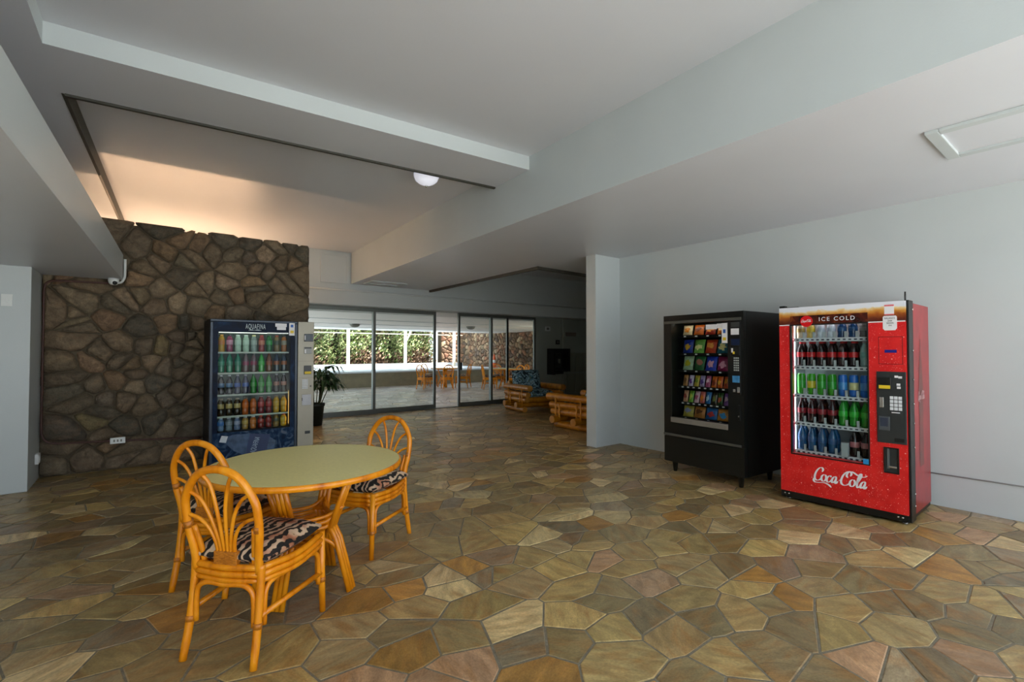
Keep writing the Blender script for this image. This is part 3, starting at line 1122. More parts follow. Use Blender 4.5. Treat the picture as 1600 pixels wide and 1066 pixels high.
def make_chair(label, group):
    t = thing('rattan_chair', label, 'chair', group=group)
    # rear hoop
    W = 0.174
    side = [(W - 0.008, 0.40), (W - 0.004, 0.50), (W + 0.012, 0.60), (W + 0.014, 0.69)]
    arch = [(W + 0.004, 0.748), (W * 0.80, 0.817), (W * 0.48, 0.867), (0, 0.886)]
    half = side + arch
    pts = [(x, hoop_y(z), z) for x, z in half] + [(-x, hoop_y(z), z) for x, z in reversed(half[:-1])]
    MB().tube(spline(pts, 4), 0.0185, 12).build('back_hoop', M_rattan, t)
    # inner poles doubled along the hoop sides
    for s in (-1, 1):
        MB().tube(spline([(s * (W - 0.045), hoop_y(0.4) + 0.012, 0.40), (s * (W - 0.034), hoop_y(0.5) + 0.01, 0.50), (s * (W - 0.016), hoop_y(0.62) + 0.006, 0.61)], 4), 0.0125, 8).build('side_pole', M_rattan, t)
        MB().tube([(s * (W + 0.008), hoop_y(0.6), 0.60), (s * (W + 0.011), hoop_y(0.63), 0.63)], 0.0205, 10).build('binding', M_wrap, t)
    # fan of slim poles
    for k, (bx, tx, tz, mx2, mz) in enumerate(((0.047, 0.182, 0.665, 0.075, 0.60), (0.029, 0.160, 0.777, 0.06, 0.655), (0.0105, 0.074, 0.857, 0.022, 0.69))):
        for s in (-1, 1):
            p = [(s * bx, hoop_y(0.42) + 0.0, 0.425), (s * bx, hoop_y(0.52), 0.525), (s * mx2, hoop_y(mz), mz), (s * (mx2 + (tx - mx2) * 0.45), hoop_y(tz) * 0.5 + hoop_y(mz) * 0.5, mz + (tz - mz) * 0.68), (s * tx, hoop_y(tz), tz)]
            MB().tube(spline(p, 5), 0.0088, 8).build('fan_pole', M_rattan, t)
    MB().box(-0.06, 0.06, hoop_y(0.46) - 0.016, hoop_y(0.46) + 0.014, 0.415, 0.495, 0.006).build('wrap', M_wrap, t)
    # legs
    for s in (-1, 1):
        MB().tube(spline([(s * 0.174, -0.205, 0.44), (s * 0.174, -0.208, 0.36), (s * 0.177, -0.228, 0.18), (s * 0.183, -0.262, 0.0)], 5), [0.0185] * 14 + [0.017, 0.0165], 10).build('leg', M_rattan, t)
        MB().tube([(s * 0.205, 0.222, 0.44), (s * 0.205, 0.228, 0.2), (s * 0.207, 0.236, 0.0)], [0.0185, 0.0185, 0.016], 10).build('leg', M_rattan, t)
        MB().tube([(s * 0.177, -0.231, 0.165), (s * 0.177, -0.228, 0.19)], 0.0205, 10).build('binding', M_wrap, t)
        MB().tube([(s * 0.206, 0.229, 0.165), (s * 0.206, 0.228, 0.19)], 0.0205, 10).build('binding', M_wrap, t)
        MB().tube([(s * 0.181, -0.222, 0.215), (s * 0.206, 0.226, 0.215)], 0.0135, 8).build('stretcher', M_rattan, t)
    # stacked seat rails
    for z, r in ((0.425, 0.016), (0.394, 0.016), (0.366, 0.013)):
        for s in (-1, 1):
            MB().tube(spline([(s * 0.172, -0.20, z), (s * 0.213, 0.0, z - 0.012), (s * 0.205, 0.222, z)], 4), r, 8).build('seat_rail', M_rattan, t)
        MB().tube(spline([(-0.205, 0.222, z), (0, 0.24, z - 0.004), (0.205, 0.222, z)], 4), r, 8).build('seat_rail', M_rattan, t)
        MB().tube(spline([(-0.172, -0.205, z), (0, -0.222, z - 0.004), (0.172, -0.205, z)], 4), r, 8).build('seat_rail', M_rattan, t)
    # bent corner braces
    def brace(a, b):
        a, b = Vector(a), Vector(b)
        d = (b - a).normalized()
        L = (b - a).length
        pts = [a + d * 0.026 + Vector((0, 0, 0.165)), a + d * 0.027 + Vector((0, 0, 0.27)), a + d * 0.04 + Vector((0, 0, 0.325)), a + d * 0.09 + Vector((0, 0, 0.348)), a + d * L * 0.5 + Vector((0, 0, 0.342))]
        q = [b - d * (p - a).dot(d) + Vector((0, 0, p.z)) for p in pts[:-1]]
        MB().tube(spline(pts + q[::-1], 4), 0.0125, 8).build('corner_brace', M_rattan, t)
    brace((-0.178, -0.222, 0), (0.178, -0.222, 0))
    brace((-0.206, 0.226, 0), (0.206, 0.226, 0))
    brace((-0.18, -0.218, 0), (-0.206, 0.224, 0))
    brace((0.18, -0.218, 0), (0.206, 0.224, 0))
    c = pillow(0.43, 0.45, 0.10, 10, 10).build('seat_cushion', M_tiger, t)
    c.location = (0, 0.005, 0.468)
    pp = []
    for k in range(32):
        a = 2 * PI * k / 32
        u, v = math.cos(a), math.sin(a)
        e = 1 / max(abs(u) ** 5 + abs(v) ** 5, 1e-6) ** 0.2
        pp.append((u * e * 0.208, v * e * 0.218, 0.0))
    MB().tube(pp, 0.006, 6, closed=True).build('piping', mat('piping', (50, 38, 30), 0.8, noise=0.2), c)
    return t


c1 = make_chair('amber rattan chair with fan back and tiger print cushion, back turned out beside table leg', 'rattan chairs at the round table')
c1.location = (0.472, 2.712, 0)


def face(o, dx, dy):
    o.rotation_euler = (0, 0, math.atan2(dy, dx) - PI / 2)


face(c1, 0.745, 0.667)
c2 = copy_tree(c1)
c2['label'] = 'amber rattan chair between the lava wall and the round table'
c2.location = (0.46, 3.50, 0)
face(c2, 0.76, 0.65)
c3 = copy_tree(c1)
c3['label'] = 'amber rattan chair facing the round table, glass doors behind it'
c3.location = (1.33, 3.47, 0)
face(c3, -0.85, -0.52)

# round table
tb = thing('round_table', 'round dining table with pale green laminate top and rattan base', 'table', (0.79, 3.06, 0))
M_lam = mat('pale_laminate', (226, 214, 142), 0.38, noise=0.05, nscale=60, bump=0.02, bscale=300)
MB().lathe([(0.540, 0.715), (0.545, 0.72), (0.545, 0.744), (0.540, 0.7465)], 64).build('tabletop', M_lam, tb)
MB().lathe([(0.544, 0.712), (0.554, 0.716), (0.555, 0.738), (0.546, 0.7455)], 64).build('rim', M_rattan, tb)
MB().lathe([(0.36, 0.69), (0.36, 0.715)], 32).build('underplate', M_wrap, tb)
for k in range(4):
    a = math.radians(-45 + 90 * k)
    u, n = Vector((math.cos(a), math.sin(a), 0)), Vector((-math.sin(a), math.cos(a), 0))
    up = MB()
    lo = MB()
    for s in (-1, 0, 1):
        off = n * 0.026 * s
        up.tube([u * 0.155 + off + Vector((0, 0, 0.34)), u * 0.285 + off + Vector((0, 0, 0.70))], 0.0155, 8)
        lo.tube([u * 0.135 + off + Vector((0, 0, 0.42)), u * 0.20 + off + Vector((0, 0, 0.30)), u * 0.285 + off + Vector((0, 0, 0.0))], 0.0155, 8)
    up.build('upper_leg', M_rattan, tb)
    lo.build('leg', M_rattan, tb)
    a2 = a + PI / 2
    u2 = Vector((math.cos(a2), math.sin(a2), 0))
    for z, r in ((0.37, 0.014), (0.40, 0.014), (0.43, 0.012)):
        MB().tube(spline([u * (0.17 + (z - 0.37)) + Vector((0, 0, z + 0.06)), u * 0.15 + u2 * 0.03 + Vector((0, 0, z + 0.01)), (u + u2) * 0.085 + Vector((0, 0, z)), u2 * 0.15 + u * 0.03 + Vector((0, 0, z + 0.01)), u2 * (0.17 + (z - 0.37)) + Vector((0, 0, z + 0.06))], 4), r, 8).build('stretcher', M_rattan, tb)
    MB().tube(spline([u * 0.24 + Vector((0, 0, 0.15)), u * 0.19 + u2 * 0.03 + Vector((0, 0, 0.27)), (u + u2) * 0.1 + Vector((0, 0, 0.33)), u2 * 0.19 + u * 0.03 + Vector((0, 0, 0.27)), u2 * 0.24 + Vector((0, 0, 0.15))], 4), 0.012, 8).build('corner_brace', M_rattan, tb)

# the same set out on the lanai
def out_table(x, y, label):
    t = copy_tree(tb)
    t['label'] = label
    t['group'] = 'lanai tables'
    t.location = (x, y, 0)
    t.rotation_euler = (0, 0, 0.4)
    return t


out_table(9.3, 16.35, 'round rattan table on the lanai seen through the open doorway')
out_table(10.75, 14.3, 'round rattan table on the lanai in front of the rock wall')
for x, y, tx, ty, lab in ((8.25, 16.0, 9.3, 16.35, 'rattan chair at the lanai table nearest the fixed glass'), (8.95, 15.55, 9.3, 16.35, 'rattan chair at the lanai table by the sliding door frame'),
                          (9.0, 17.1, 9.3, 16.35, 'rattan chair on the hedge side of the open doorway table'), (9.75, 15.75, 9.3, 16.35, 'rattan chair in the open doorway view'),
                          (10.15, 14.55, 10.75, 14.3, 'rattan chair left of the table in front of the rock wall'), (10.7, 13.65, 10.75, 14.3, 'rattan chair with its back to us at the rock wall table'),
                          (11.35, 14.2, 10.75, 14.3, 'rattan chair behind the log chair by the rock wall'), (10.9, 14.95, 10.75, 14.3, 'rattan chair on the terrace side of the rock wall table')):
    c = copy_tree(c1)
    c['label'] = lab
    c['group'] = 'rattan chairs on the lanai'
    c.location = (x, y, 0)
    face(c, tx - x, ty - y)

# ------------------------------------------------------------------ drinks and snacks
def tinted(name, rgb, rough=0.18):
    return mat(name, rgb, rough, noise=0.12, nscale=30, coat=0.3)


BOTTLE = [(0.018, 0.0), (0.030, 0.004), (0.032, 0.02), (0.029, 0.05), (0.0315, 0.075), (0.0315, 0.125), (0.029, 0.145), (0.020, 0.172), (0.0125, 0.19), (0.0125, 0.205)]
JUICE = [(0.024, 0.0), (0.031, 0.005), (0.032, 0.05), (0.028, 0.06), (0.032, 0.075), (0.032, 0.135), (0.026, 0.155), (0.019, 0.168), (0.019, 0.182)]
CAN = [(0.022, 0.0), (0.030, 0.008), (0.0325, 0.014), (0.0325, 0.142), (0.028, 0.152), (0.027, 0.156)]
BOT_MESH = {}


def drink(kind, M, loc, liquid, label_rgb, cap_rgb, label, group, scale=1.0):
    key = (kind, liquid, label_rgb, cap_rgb, scale)
    if key not in BOT_MESH:
        prof = {'bottle': BOTTLE, 'juice': JUICE, 'can': CAN}[kind]
        rs_ = 1.14 if kind != 'can' else 1.1
        zs_ = 1.1 if kind != 'can' else 1.27
        prof = [(r * rs_, z * scale * zs_) for r, z in prof]
        scale_z = scale * zs_
        lq = tinted('liquid_%d_%d_%d' % liquid, liquid)
        body = MB().lathe(prof, 14).mesh('body', lq)
        if kind == 'can':
            rw = 0.0325 * rs_
            lb = MB().lathe([(rw + 0.0003, 0.05 * scale_z), (rw + 0.0006, 0.052 * scale_z), (rw + 0.0006, 0.10 * scale_z), (rw + 0.0003, 0.102 * scale_z)], 14)
            cp = MB().lathe([(0.027, 0.156 * scale_z), (0.027, 0.156 * scale_z + 0.003), (0.024, 0.156 * scale_z + 0.001)], 14)
        else:
            z0, z1 = (0.078, 0.122) if kind == 'bottle' else (0.08, 0.13)
            rw = (0.0315 if kind == 'bottle' else 0.032) * rs_
            lb = MB().lathe([(rw + 0.0003, z0 * scale_z), (rw + 0.001, (z0 + 0.002) * scale_z), (rw + 0.001, (z1 - 0.002) * scale_z), (rw + 0.0003, z1 * scale_z)], 14)
            rr = 0.0165 if kind == 'bottle' else 0.0225
            zt = prof[-1][1]
            cp = MB().lathe([(rr, zt - 0.012), (rr, zt + 0.004), (rr * 0.85, zt + 0.006)], 12)
        lab_m = tinted('label_%d_%d_%d' % label_rgb, label_rgb, 0.35)
        cap_m = tinted('cap_%d_%d_%d' % cap_rgb, cap_rgb, 0.35)
        BOT_MESH[key] = (body, lb.mesh('label', lab_m), cp.mesh('cap', cap_m), kind)
    b, l, c, k = BOT_MESH[key]
    w = M @ Vector(loc)
    t = thing('soda_can' if kind == 'can' else 'drink_bottle', label, 'can' if kind == 'can' else 'bottle', w, 0, group)
    link('body', b, t)
    link('printed_band' if kind == 'can' else 'wrapper', l, t)
    link('lid' if kind == 'can' else 'cap', c, t)
    return t


def which(names, i, default, place):
    """single out one of several look-alikes in a row by its neighbour"""
    n = names[i]
    if n is None or names.count(n) == 1:
        return default
    lab = None
    if i == 0 or i == len(names) - 1:
        lab = n + ' at the ' + ('lamp' if i == 0 else 'coin slot') + ' end of its shelf, ' + place
    else:
        for j in (i + 1, i - 1):
            if names[j] and names[j] != n:
                lab = n + ' next to ' + names[j] + ', ' + place
                break
    return lab if lab and len(lab.split()) <= 16 else default


def frame_boxes(mb, x0, x1, z0, z1, b, y0, y1, bev=0.004):
    mb.box(x0, x1, y0, y1, z1 - b, z1, bev)
    mb.box(x0, x1, y0, y1, z0, z0 + b, bev)
    mb.box(x0, x0 + b, y0, y1, z0 + b, z1 - b, bev)
    mb.box(x1 - b, x1, y0, y1, z0 + b, z1 - b, bev)


def hole_panel(mb, x0, x1, z0, z1, hx0, hx1, hz0, hz1, y0, y1):
    """front panel with a rectangular window"""
    mb.box(x0, x1, y0, y1, hz1, z1)
    mb.box(x0, x1, y0, y1, z0, hz0)
    mb.box(x0, hx0, y0, y1, hz0, hz1)
    mb.box(hx1, x1, y0, y1, hz0, hz1)


def ribbon(mb, pts, wmin, wmax, pen, y=0.0, d=0.0015):
    """calligraphic stroke in x,z"""
    n = len(pts)
    L, R = [], []
    for i in range(n):
        a, b = pts[max(i - 1, 0)], pts[min(i + 1, n - 1)]
        dx, dz = b[0] - a[0], b[1] - a[1]
        l = math.hypot(dx, dz) or 1
        ang = math.atan2(dz, dx)
        w = wmin + (wmax - wmin) * abs(math.sin(ang - pen)) ** 1.3
        e = min(1.0, 0.35 + i / 4.0, 0.35 + (n - 1 - i) / 4.0)
        w *= e / 2
        nx, nz = -dz / l, dx / l
        L.append((pts[i][0] + nx * w, pts[i][1] + nz * w))
        R.append((pts[i][0] - nx * w, pts[i][1] - nz * w))
    vs = [(x, y - d, z) for x, z in L] + [(x, y - d, z) for x, z in R] + [(x, y, z) for x, z in L] + [(x, y, z) for x, z in R]
    fs = []
    for i in range(n - 1):
        fs += [(i, n + i, n + i + 1, i + 1), (i, i + 1, 2 * n + i + 1, 2 * n + i), (n + i, 3 * n + i, 3 * n + i + 1, n + i + 1)]
    mb.add(vs, fs)


def script_logo(width, height):
    """flowing white script lettering, centred at the origin in x,z"""
    def sh(p, ox):
        return [(ox + x + 0.22 * z, z) for x, z in p]
    strokes = []
    C = [(1.05, 1.35), (1.12, 1.72), (0.92, 1.98), (0.55, 1.9), (0.2, 1.4), (0.05, 0.75), (0.14, 0.2), (0.5, -0.02), (0.9, 0.12), (1.2, 0.5)]
    o_ = [(0.36 * math.cos(a) + 0.36, 0.5 + 0.5 * math.sin(a)) for a in [PI * 0.45 + 2 * PI * k / 12 for k in range(13)]]
    c_ = [(0.62, 0.78), (0.5, 0.97), (0.26, 0.9), (0.05, 0.5), (0.14, 0.1), (0.38, 0.0), (0.66, 0.2), (0.82, 0.5)]
    a_ = [(0.64, 0.8), (0.46, 0.97), (0.2, 0.85), (0.04, 0.45), (0.12, 0.06), (0.34, 0.08), (0.56, 0.45), (0.64, 0.85)]
    a2 = [(0.66, 0.95), (0.58, 0.4), (0.62, 0.06), (0.76, 0.04), (0.95, 0.4)]
    l_ = [(-0.1, 0.4), (0.25, 0.9), (0.48, 1.6), (0.42, 2.0), (0.24, 1.85), (0.14, 1.1), (0.16, 0.3), (0.3, 0.0), (0.5, 0.12), (0.66, 0.45)]
    strokes.append(sh(C, 0.1))
    strokes.append(sh([(0.12, 0.35), (-0.02, -0.02), (0.28, -0.34), (1.0, -0.3), (1.8, -0.22), (2.45, -0.42), (2.9, -0.72)], 0.1))
    strokes.append(sh(o_, 1.22))
    strokes.append(sh(c_, 2.02))
    strokes.append(sh(a_, 2.82))
    strokes.append(sh(a2, 2.82))
    strokes.append(sh([(0.0, 0.55), (0.34, 0.62)], 3.82))
    strokes.append(sh([(x * 1.18, z * 1.05) for x, z in C], 4.15))
    strokes.append(sh([(0.85, 1.15), (0.6, 1.45), (0.75, 1.95), (1.3, 2.1), (2.2, 1.72), (3.0, 1.62), (3.5, 1.9)], 4.25))
    strokes.append(sh(o_, 5.5))
    strokes.append(sh(l_, 6.4))
    strokes.append(sh(a_, 7.02))
    strokes.append(sh(a2, 7.02))
    xs = [p[0] for s in strokes for p in s]
    zs = [p[1] for s in strokes for p in s]
    cx, cz = (max(xs) + min(xs)) / 2, (max(zs) + min(zs)) / 2
    sx, sz = width / (max(xs) - min(xs)), height / (max(zs) - min(zs))
    mb = MB()
    for k, s in enumerate(strokes):
        p = [((q[0] - cx) * sx, (q[1] - cz) * sz) for q in [(v.x, v.y) for v in spline([(a, b, 0) for a, b in s], 5)]]
        ribbon(mb, p, 0.10 * sx, 0.34 * sx, 0.25, y=-0.0002 * k)
    return mb


def red_build(nt, tc):
    """red vinyl print with scattered pale droplets"""
    cur = None
    for sc_, r0, thr in ((26, 0.16, 0.62), (55, 0.17, 0.55), (90, 0.2, 0.5)):
        v = nt.nodes.new('ShaderNodeTexVoronoi')
        v.inputs['Scale'].default_value = sc_
        nt.links.new(tc.outputs['Object'], v.inputs['Vector'])
        near = nt.nodes.new('ShaderNodeMapRange')
        near.inputs[1].default_value = r0
        near.inputs[2].default_value = r0 * 0.4
        nt.links.new(v.outputs['Distance'], near.inputs[0])
        sp = nt.nodes.new('ShaderNodeSeparateColor')
        nt.links.new(v.outputs['Color'], sp.inputs[0])
        pick = nt.nodes.new('ShaderNodeMath')
        pick.operation = 'GREATER_THAN'
        pick.inputs[1].default_value = thr
        nt.links.new(sp.outputs[0], pick.inputs[0])
        mu = nt.nodes.new('ShaderNodeMath')
        mu.operation = 'MULTIPLY'
        nt.links.new(near.outputs[0], mu.inputs[0])
        nt.links.new(pick.outputs[0], mu.inputs[1])
        m = nt.nodes.new('ShaderNodeMix')
        m.data_type = 'RGBA'
        nt.links.new(mu.outputs[0], m.inputs[0])
        m.inputs[7].default_value = lin((255, 186, 176)) + (1,)
        if cur is None:
            cur = ramp(nt, noise_fac(nt, tc, 9, 4), [(0.38, (216, 26, 28)), (0.62, (230, 40, 38))])
        nt.links.new(cur, m.inputs[6])
        cur = m.outputs[2]
    return cur


M_red = ramp_mat('wet_red_print', red_build, rough=0.28)
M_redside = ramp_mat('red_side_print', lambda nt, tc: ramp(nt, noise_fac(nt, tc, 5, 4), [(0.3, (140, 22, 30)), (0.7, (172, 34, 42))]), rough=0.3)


def cola_build(nt, tc):
    """printed band: ice white above, amber froth, dark cola below"""
    sp = nt.nodes.new('ShaderNodeSeparateXYZ')
    nt.links.new(tc.outputs['Object'], sp.inputs[0])
    n = noise_fac(nt, tc, 16, 3, 0.6)
    ad = nt.nodes.new('ShaderNodeMath')
    ad.operation = 'MULTIPLY_ADD'
    nt.links.new(n, ad.inputs[0])
    ad.inputs[1].default_value = 0.055
    nt.links.new(sp.outputs[2], ad.inputs[2])
    mr = nt.nodes.new('ShaderNodeMapRange')
    mr.inputs[1].default_value = 1.66
    mr.inputs[2].default_value = 1.86
    nt.links.new(ad.outputs[0], mr.inputs[0])
    return ramp(nt, mr.outputs[0], [(0.0, (56, 18, 12)), (0.3, (104, 38, 14)), (0.48, (170, 88, 24)), (0.62, (216, 150, 62)), (0.74, (238, 208, 150)), (0.8, (232, 234, 240)), (1.0, (236, 238, 246))])


M_cola = ramp_mat('cola_band_print', cola_build, rough=0.3)
M_vglass = glass_mat('machine_glass', (244, 248, 248), refl=0.5, ior=1.2)
M_inner = mat('machine_lining', (188, 196, 196), 0.5, noise=0.03)
M_shelf = mat('shelf_white', (226, 230, 232), 0.4, noise=0.02)
M_tagdark = mat('price_tag', (40, 48, 66), 0.5, noise=0.05)
M_yellow = mat('yellow_sticker', (232, 200, 40), 0.5, noise=0.04)
M_blue = mat('blue_display', (36, 36, 128), 0.25, noise=0.05)
M_lamp = mat('machine_lamp', (250, 250, 250), 0.4, emit=(240, 245, 255), estr=5.0)
M_greydark = mat('dark_grey_panel', (44, 48, 48), 0.4, noise=0.06)
M_whiteink = mat('white_print', (238, 236, 236), 0.45, noise=0.02)


def Mx(FLx, FLy, th):
    return Matrix.Translation((FLx, FLy, 0)) @ Matrix.Rotation(th, 4, 'Z')


def part(t, name, m, x0, x1, y0, y1, z0, z1, b=0.0):
    return MB().box(x0, x1, y0, y1, z0, z1, b).build(name, m, t)


def keypad(t, x0, x1, z0, z1, nx, nz, y, m, gap=0.25):
    w, h = (x1 - x0) / nx, (z1 - z0) / nz
    me = MB().box(-w * (1 - gap) / 2, w * (1 - gap) / 2, -0.006, 0, -h * (1 - gap) / 2, h * (1 - gap) / 2, 0.001).mesh('key', m)
    for i in range(nx):
        for j in range(nz):
            o = link('key', me, t)
            o.location = (x0 + (i + 0.5) * w, y, z0 + (j + 0.5) * h)


# ================================================================== red soda machine
TH = -PI / 2 + 0.022
FX, FY = 4.895, 2.088
W, D, H = 0.982, 0.775, 1.83
CM = Mx(FX, FY, TH)
cm = thing('soda_machine', 'tall red soda vending machine with glass front and white script lettering', 'vending machine', (FX, FY, 0), TH)
# cabinet behind the door
DT = 0.09          # door thickness
IY = 0.42          # depth of the display space
cab = MB()
cab.box(0.02, W - 0.01, DT, D, 0.05, 0.40)
cab.box(0.02, W - 0.01, DT, D, 1.76, H - 0.01)
cab.box(0.02, W - 0.01, IY, D, 0.40, 1.76)
cab.box(0.02, 0.07, DT, IY, 0.40, 1.76)
cab.box(0.735, W - 0.01, DT, IY, 0.40, 1.76)
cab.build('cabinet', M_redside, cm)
sp_ = MB()
sp_.box(W - 0.012, W + 0.004, 0.02, 0.155, 0.02, H + 0.005, 0.003)
sp_.build('door_edge', M_blackmetal, cm)
me = MB().lathe([(0.008, 0), (0.008, 0.006), (0.004, 0.008)], 8).mesh('bolt', M_chrome)
for z in (0.14, 0.24, 0.62, 0.82, 0.98, 1.18, 1.42, 1.76):
    o = link('bolt', me, cm)
    o.location = (W + 0.004, 0.12, z)
    o.rotation_euler = (0, PI / 2, 0)
part(cm, 'lining', M_inner, 0.07, 0.735, IY - 0.012, IY - 0.002, 0.41, 1.75)
part(cm, 'lining', M_inner, 0.072, 0.08, DT, IY - 0.012, 0.41, 1.75)
part(cm, 'lining', M_inner, 0.722, 0.73, DT, IY - 0.012, 0.41, 1.75)
part(cm, 'lamp', M_lamp, 0.083, 0.098, DT + 0.002, DT + 0.02, 0.47, 1.66)
part(cm, 'lamp', M_lamp, 0.12, 0.70, DT + 0.002, DT + 0.02, 1.725, 1.742)
# red door with window
dr = MB()
hole_panel(dr, 0.0, W - 0.014, 0.08, 1.662, 0.097, 0.71, 0.452, 1.662, 0.0, DT)
door = dr.build('door', M_red, cm)
bn = MB().box(0.0, W - 0.014, 0.0, DT, 1.664, H).build('header_band', M_cola, cm)
part(cm, 'header_line', M_whiteink, 0.0, 0.1, -0.002, 0, 1.658, 1.667)
part(cm, 'header_line', M_whiteink, 0.71, W - 0.014, -0.002, 0, 1.658, 1.667)
fr = MB()
frame_boxes(fr, 0.092, 0.716, 0.437, 1.668, 0.012, -0.004, 0.03, 0.002)
fr.build('window_frame', M_black, door)
part(door, 'pane', M_vglass, 0.10, 0.708, 0.012, 0.016, 0.45, 1.662)
part(cm, 'header_glass_edge', ramp_mat('dark_brown_print', lambda nt, tc: ramp(nt, noise_fac(nt, tc, 14, 3, 0.8), [(0.35, (40, 12, 8)), (0.55, (84, 26, 12)), (0.72, (150, 74, 24))]), rough=0.25), 0.10, 0.712, -0.003, 0.0, 1.664, 1.748)
# lettering
dc = MB().lathe([(0.052, 0.0), (0.052, 0.003)], 32).build('round_badge', mat('badge_red', (226, 20, 26), 0.3, noise=0.02), cm)
dc.location = (0.24, -0.003, 1.693)
dc.rotation_euler = (PI / 2, 0, 0)
o = script_logo(0.084, 0.032).build('badge_lettering', M_whiteink, cm)
o.location = (0.24, -0.0065, 1.695)
text('ice_cold_lettering', 'ICE COLD', 0.276, 0.036, M_whiteink, cm, (0.482, -0.0035, 1.708), spacing=1.35)
o = script_logo(0.415, 0.17).build('script_lettering', M_whiteink, cm)
o.location = (0.49, -0.001, 0.275)
# shelves and drinks
SHZ = [1.535, 1.272, 1.003, 0.738, 0.472]
rows = [
    [('bottle', (196, 180, 150), (170, 140, 70), (230, 230, 230))] + [('bottle', (206, 180, 90), (214, 186, 40), (236, 220, 80))] + [('bottle', (206, 214, 222), (190, 200, 214), (240, 240, 240))] * 2 + [('bottle', (24, 60, 104), (30, 80, 132), (24, 50, 90))] * 2 + [('bottle', (110, 108, 104), (140, 140, 136), (60, 60, 60))],
    [('bottle', (40, 18, 16), (196, 26, 32), (190, 30, 34))] * 6 + [('bottle', (150, 190, 186), (120, 180, 170), (220, 225, 225))],
    [('can', (52, 160, 34), (44, 170, 50), (200, 205, 205)), ('can', (60, 160, 30), (214, 196, 40), (200, 205, 205)), ('can', (52, 160, 34), (44, 170, 50), (200, 205, 205)), ('can', (52, 160, 34), (44, 170, 50), (200, 205, 205)), ('can', (38, 110, 200), (70, 150, 220), (200, 205, 205)), ('can', (38, 110, 200), (220, 214, 150), (200, 205, 205)), ('can', (38, 110, 200), (70, 150, 220), (200, 205, 205))],
    [('bottle', (48, 20, 22), (150, 40, 52), (90, 30, 34))] * 4 + [('bottle', (36, 150, 46), (50, 190, 60), (40, 130, 50))] * 3,
    [('bottle', (34, 84, 128), (40, 90, 140), (40, 80, 120))] * 4 + [None] + [('bottle', (36, 26, 26), (190, 120, 122), (50, 40, 40))] * 2,
]
NAMES = {('can', (52, 160, 34)): 'bright green soda can', ('can', (60, 160, 30)): 'green and yellow soda can', ('can', (38, 110, 200)): 'blue soda can', (
            'bottle', (40, 18, 16)): 'dark cola bottle with red wrapper', ('bottle', (48, 20, 22)): 'dark red soda bottle', ('bottle', (36, 150, 46)): 'bright green soda bottle', ('bottle', (34, 84, 128)): 'blue drink bottle',
            ('bottle', (36, 26, 26)): 'dark diet cola bottle with pink wrapper', ('bottle', (24, 60, 104)): 'dark blue water bottle', ('bottle', (206, 214, 222)): 'clear water bottle', ('bottle', (206, 180, 90)): 'yellow lemonade bottle',
            ('bottle', (196, 180, 150)): 'pale beige drink bottle', ('bottle', (110, 108, 104)): 'grey drink bottle', ('bottle', (150, 190, 186)): 'pale teal drink bottle'}
for k, z in enumerate(SHZ):
    sh = part(cm, 'shelf', M_shelf, 0.105, 0.715, DT - 0.01, IY - 0.02, z - 0.014, z - 0.002)
    part(sh, 'price_rail', M_shelf, 0.105, 0.715, DT - 0.022, DT - 0.01, z - 0.030, z + 0.004)
    for i in range(14):
        x = 0.125 + i * 0.0425
        part(sh, 'price_tag', M_tagdark, x, x + 0.022, DT - 0.0235, DT - 0.0215, z - 0.02, z - 0.008)
    rn = [None if it is None else ('blue soda can with cream band' if it[0] == 'can' and it[2] == (220, 214, 150) else NAMES[it[:2]]) for it in rows[k]]
    for i, it in enumerate(rows[k]):
        if it is None:
            continue
        kind, lq, lb, cp = it
        cname = NAMES[(kind, lq)]
        if kind == 'can' and lb == (220, 214, 150):
            cname = 'blue soda can with cream band'
        g = cname + 's in the red soda machine'
        drink(kind, CM, (0.143 + i * 0.085, DT + 0.045, z), lq, lb, cp, 'bright green soda can between yellow banded can and another green can' if (k, i) == (2, 2) else which(rn, i, cname + ' on a shelf of the red soda machine', 'red machine'), g, 1.0 if k else 0.72)
        if kind == 'bottle' and k in (1, 3, 4):
            drink(kind, CM, (0.143 + i * 0.085, DT + 0.125, z), lq, lb, cp, cname + ' standing behind another in the red soda machine', 'second row: ' + g, 1.0)
        # clear pusher tab
        part(sh, 'bottle_stop', M_inner, 0.143 + i * 0.085 + 0.032, 0.143 + i * 0.085 + 0.052, DT - 0.008, DT - 0.004, z, z + 0.06)
part(cm, 'product_lift', M_inner, 0.49, 0.545, 0.04, 0.075, 0.47, 0.60, 0.006)
# right-hand controls
sq = MB()
frame_boxes(sq, 0.785, 0.948, 1.306, 1.537, 0.004, -0.0015, 0.0, 0)
sq.build('panel_outline', mat('dark_red_line', (120, 12, 18), 0.4, noise=0.03), cm)
part(cm, 'display', M_blue, 0.827, 0.908, -0.003, 0.0, 1.402, 1.427)
pn = part(cm, 'control_panel', M_greydark, 0.770, 0.968, -0.012, 0.0, 0.652, 1.245, 0.004)
bl = part(pn, 'bill_slot', M_black, 0.787, 0.874, -0.034, -0.012, 1.098, 1.198, 0.005)
part(pn, 'bill_label', M_yellow, 0.792, 0.868, -0.037, -0.033, 1.104, 1.132)
keypad(pn, 0.858, 0.942, 0.925, 1.045, 3, 4, -0.012, M_shelf, 0.18)
part(pn, 'coin_slot', M_chrome, 0.79, 0.818, -0.018, -0.012, 0.945, 1.03, 0.002)
part(pn, 'selector_text', M_whiteink, 0.87, 0.925, -0.0135, -0.0118, 0.905, 0.912)
cr = part(pn, 'card_reader', mat('reader_grey', (70, 76, 80), 0.35, noise=0.05), 0.783, 0.858, -0.024, -0.012, 0.755, 0.872, 0.004)
part(pn, 'reader_screen', mat('reader_screen', (52, 60, 76), 0.2, noise=0.05), 0.795, 0.847, -0.0255, -0.0235, 0.79, 0.86)
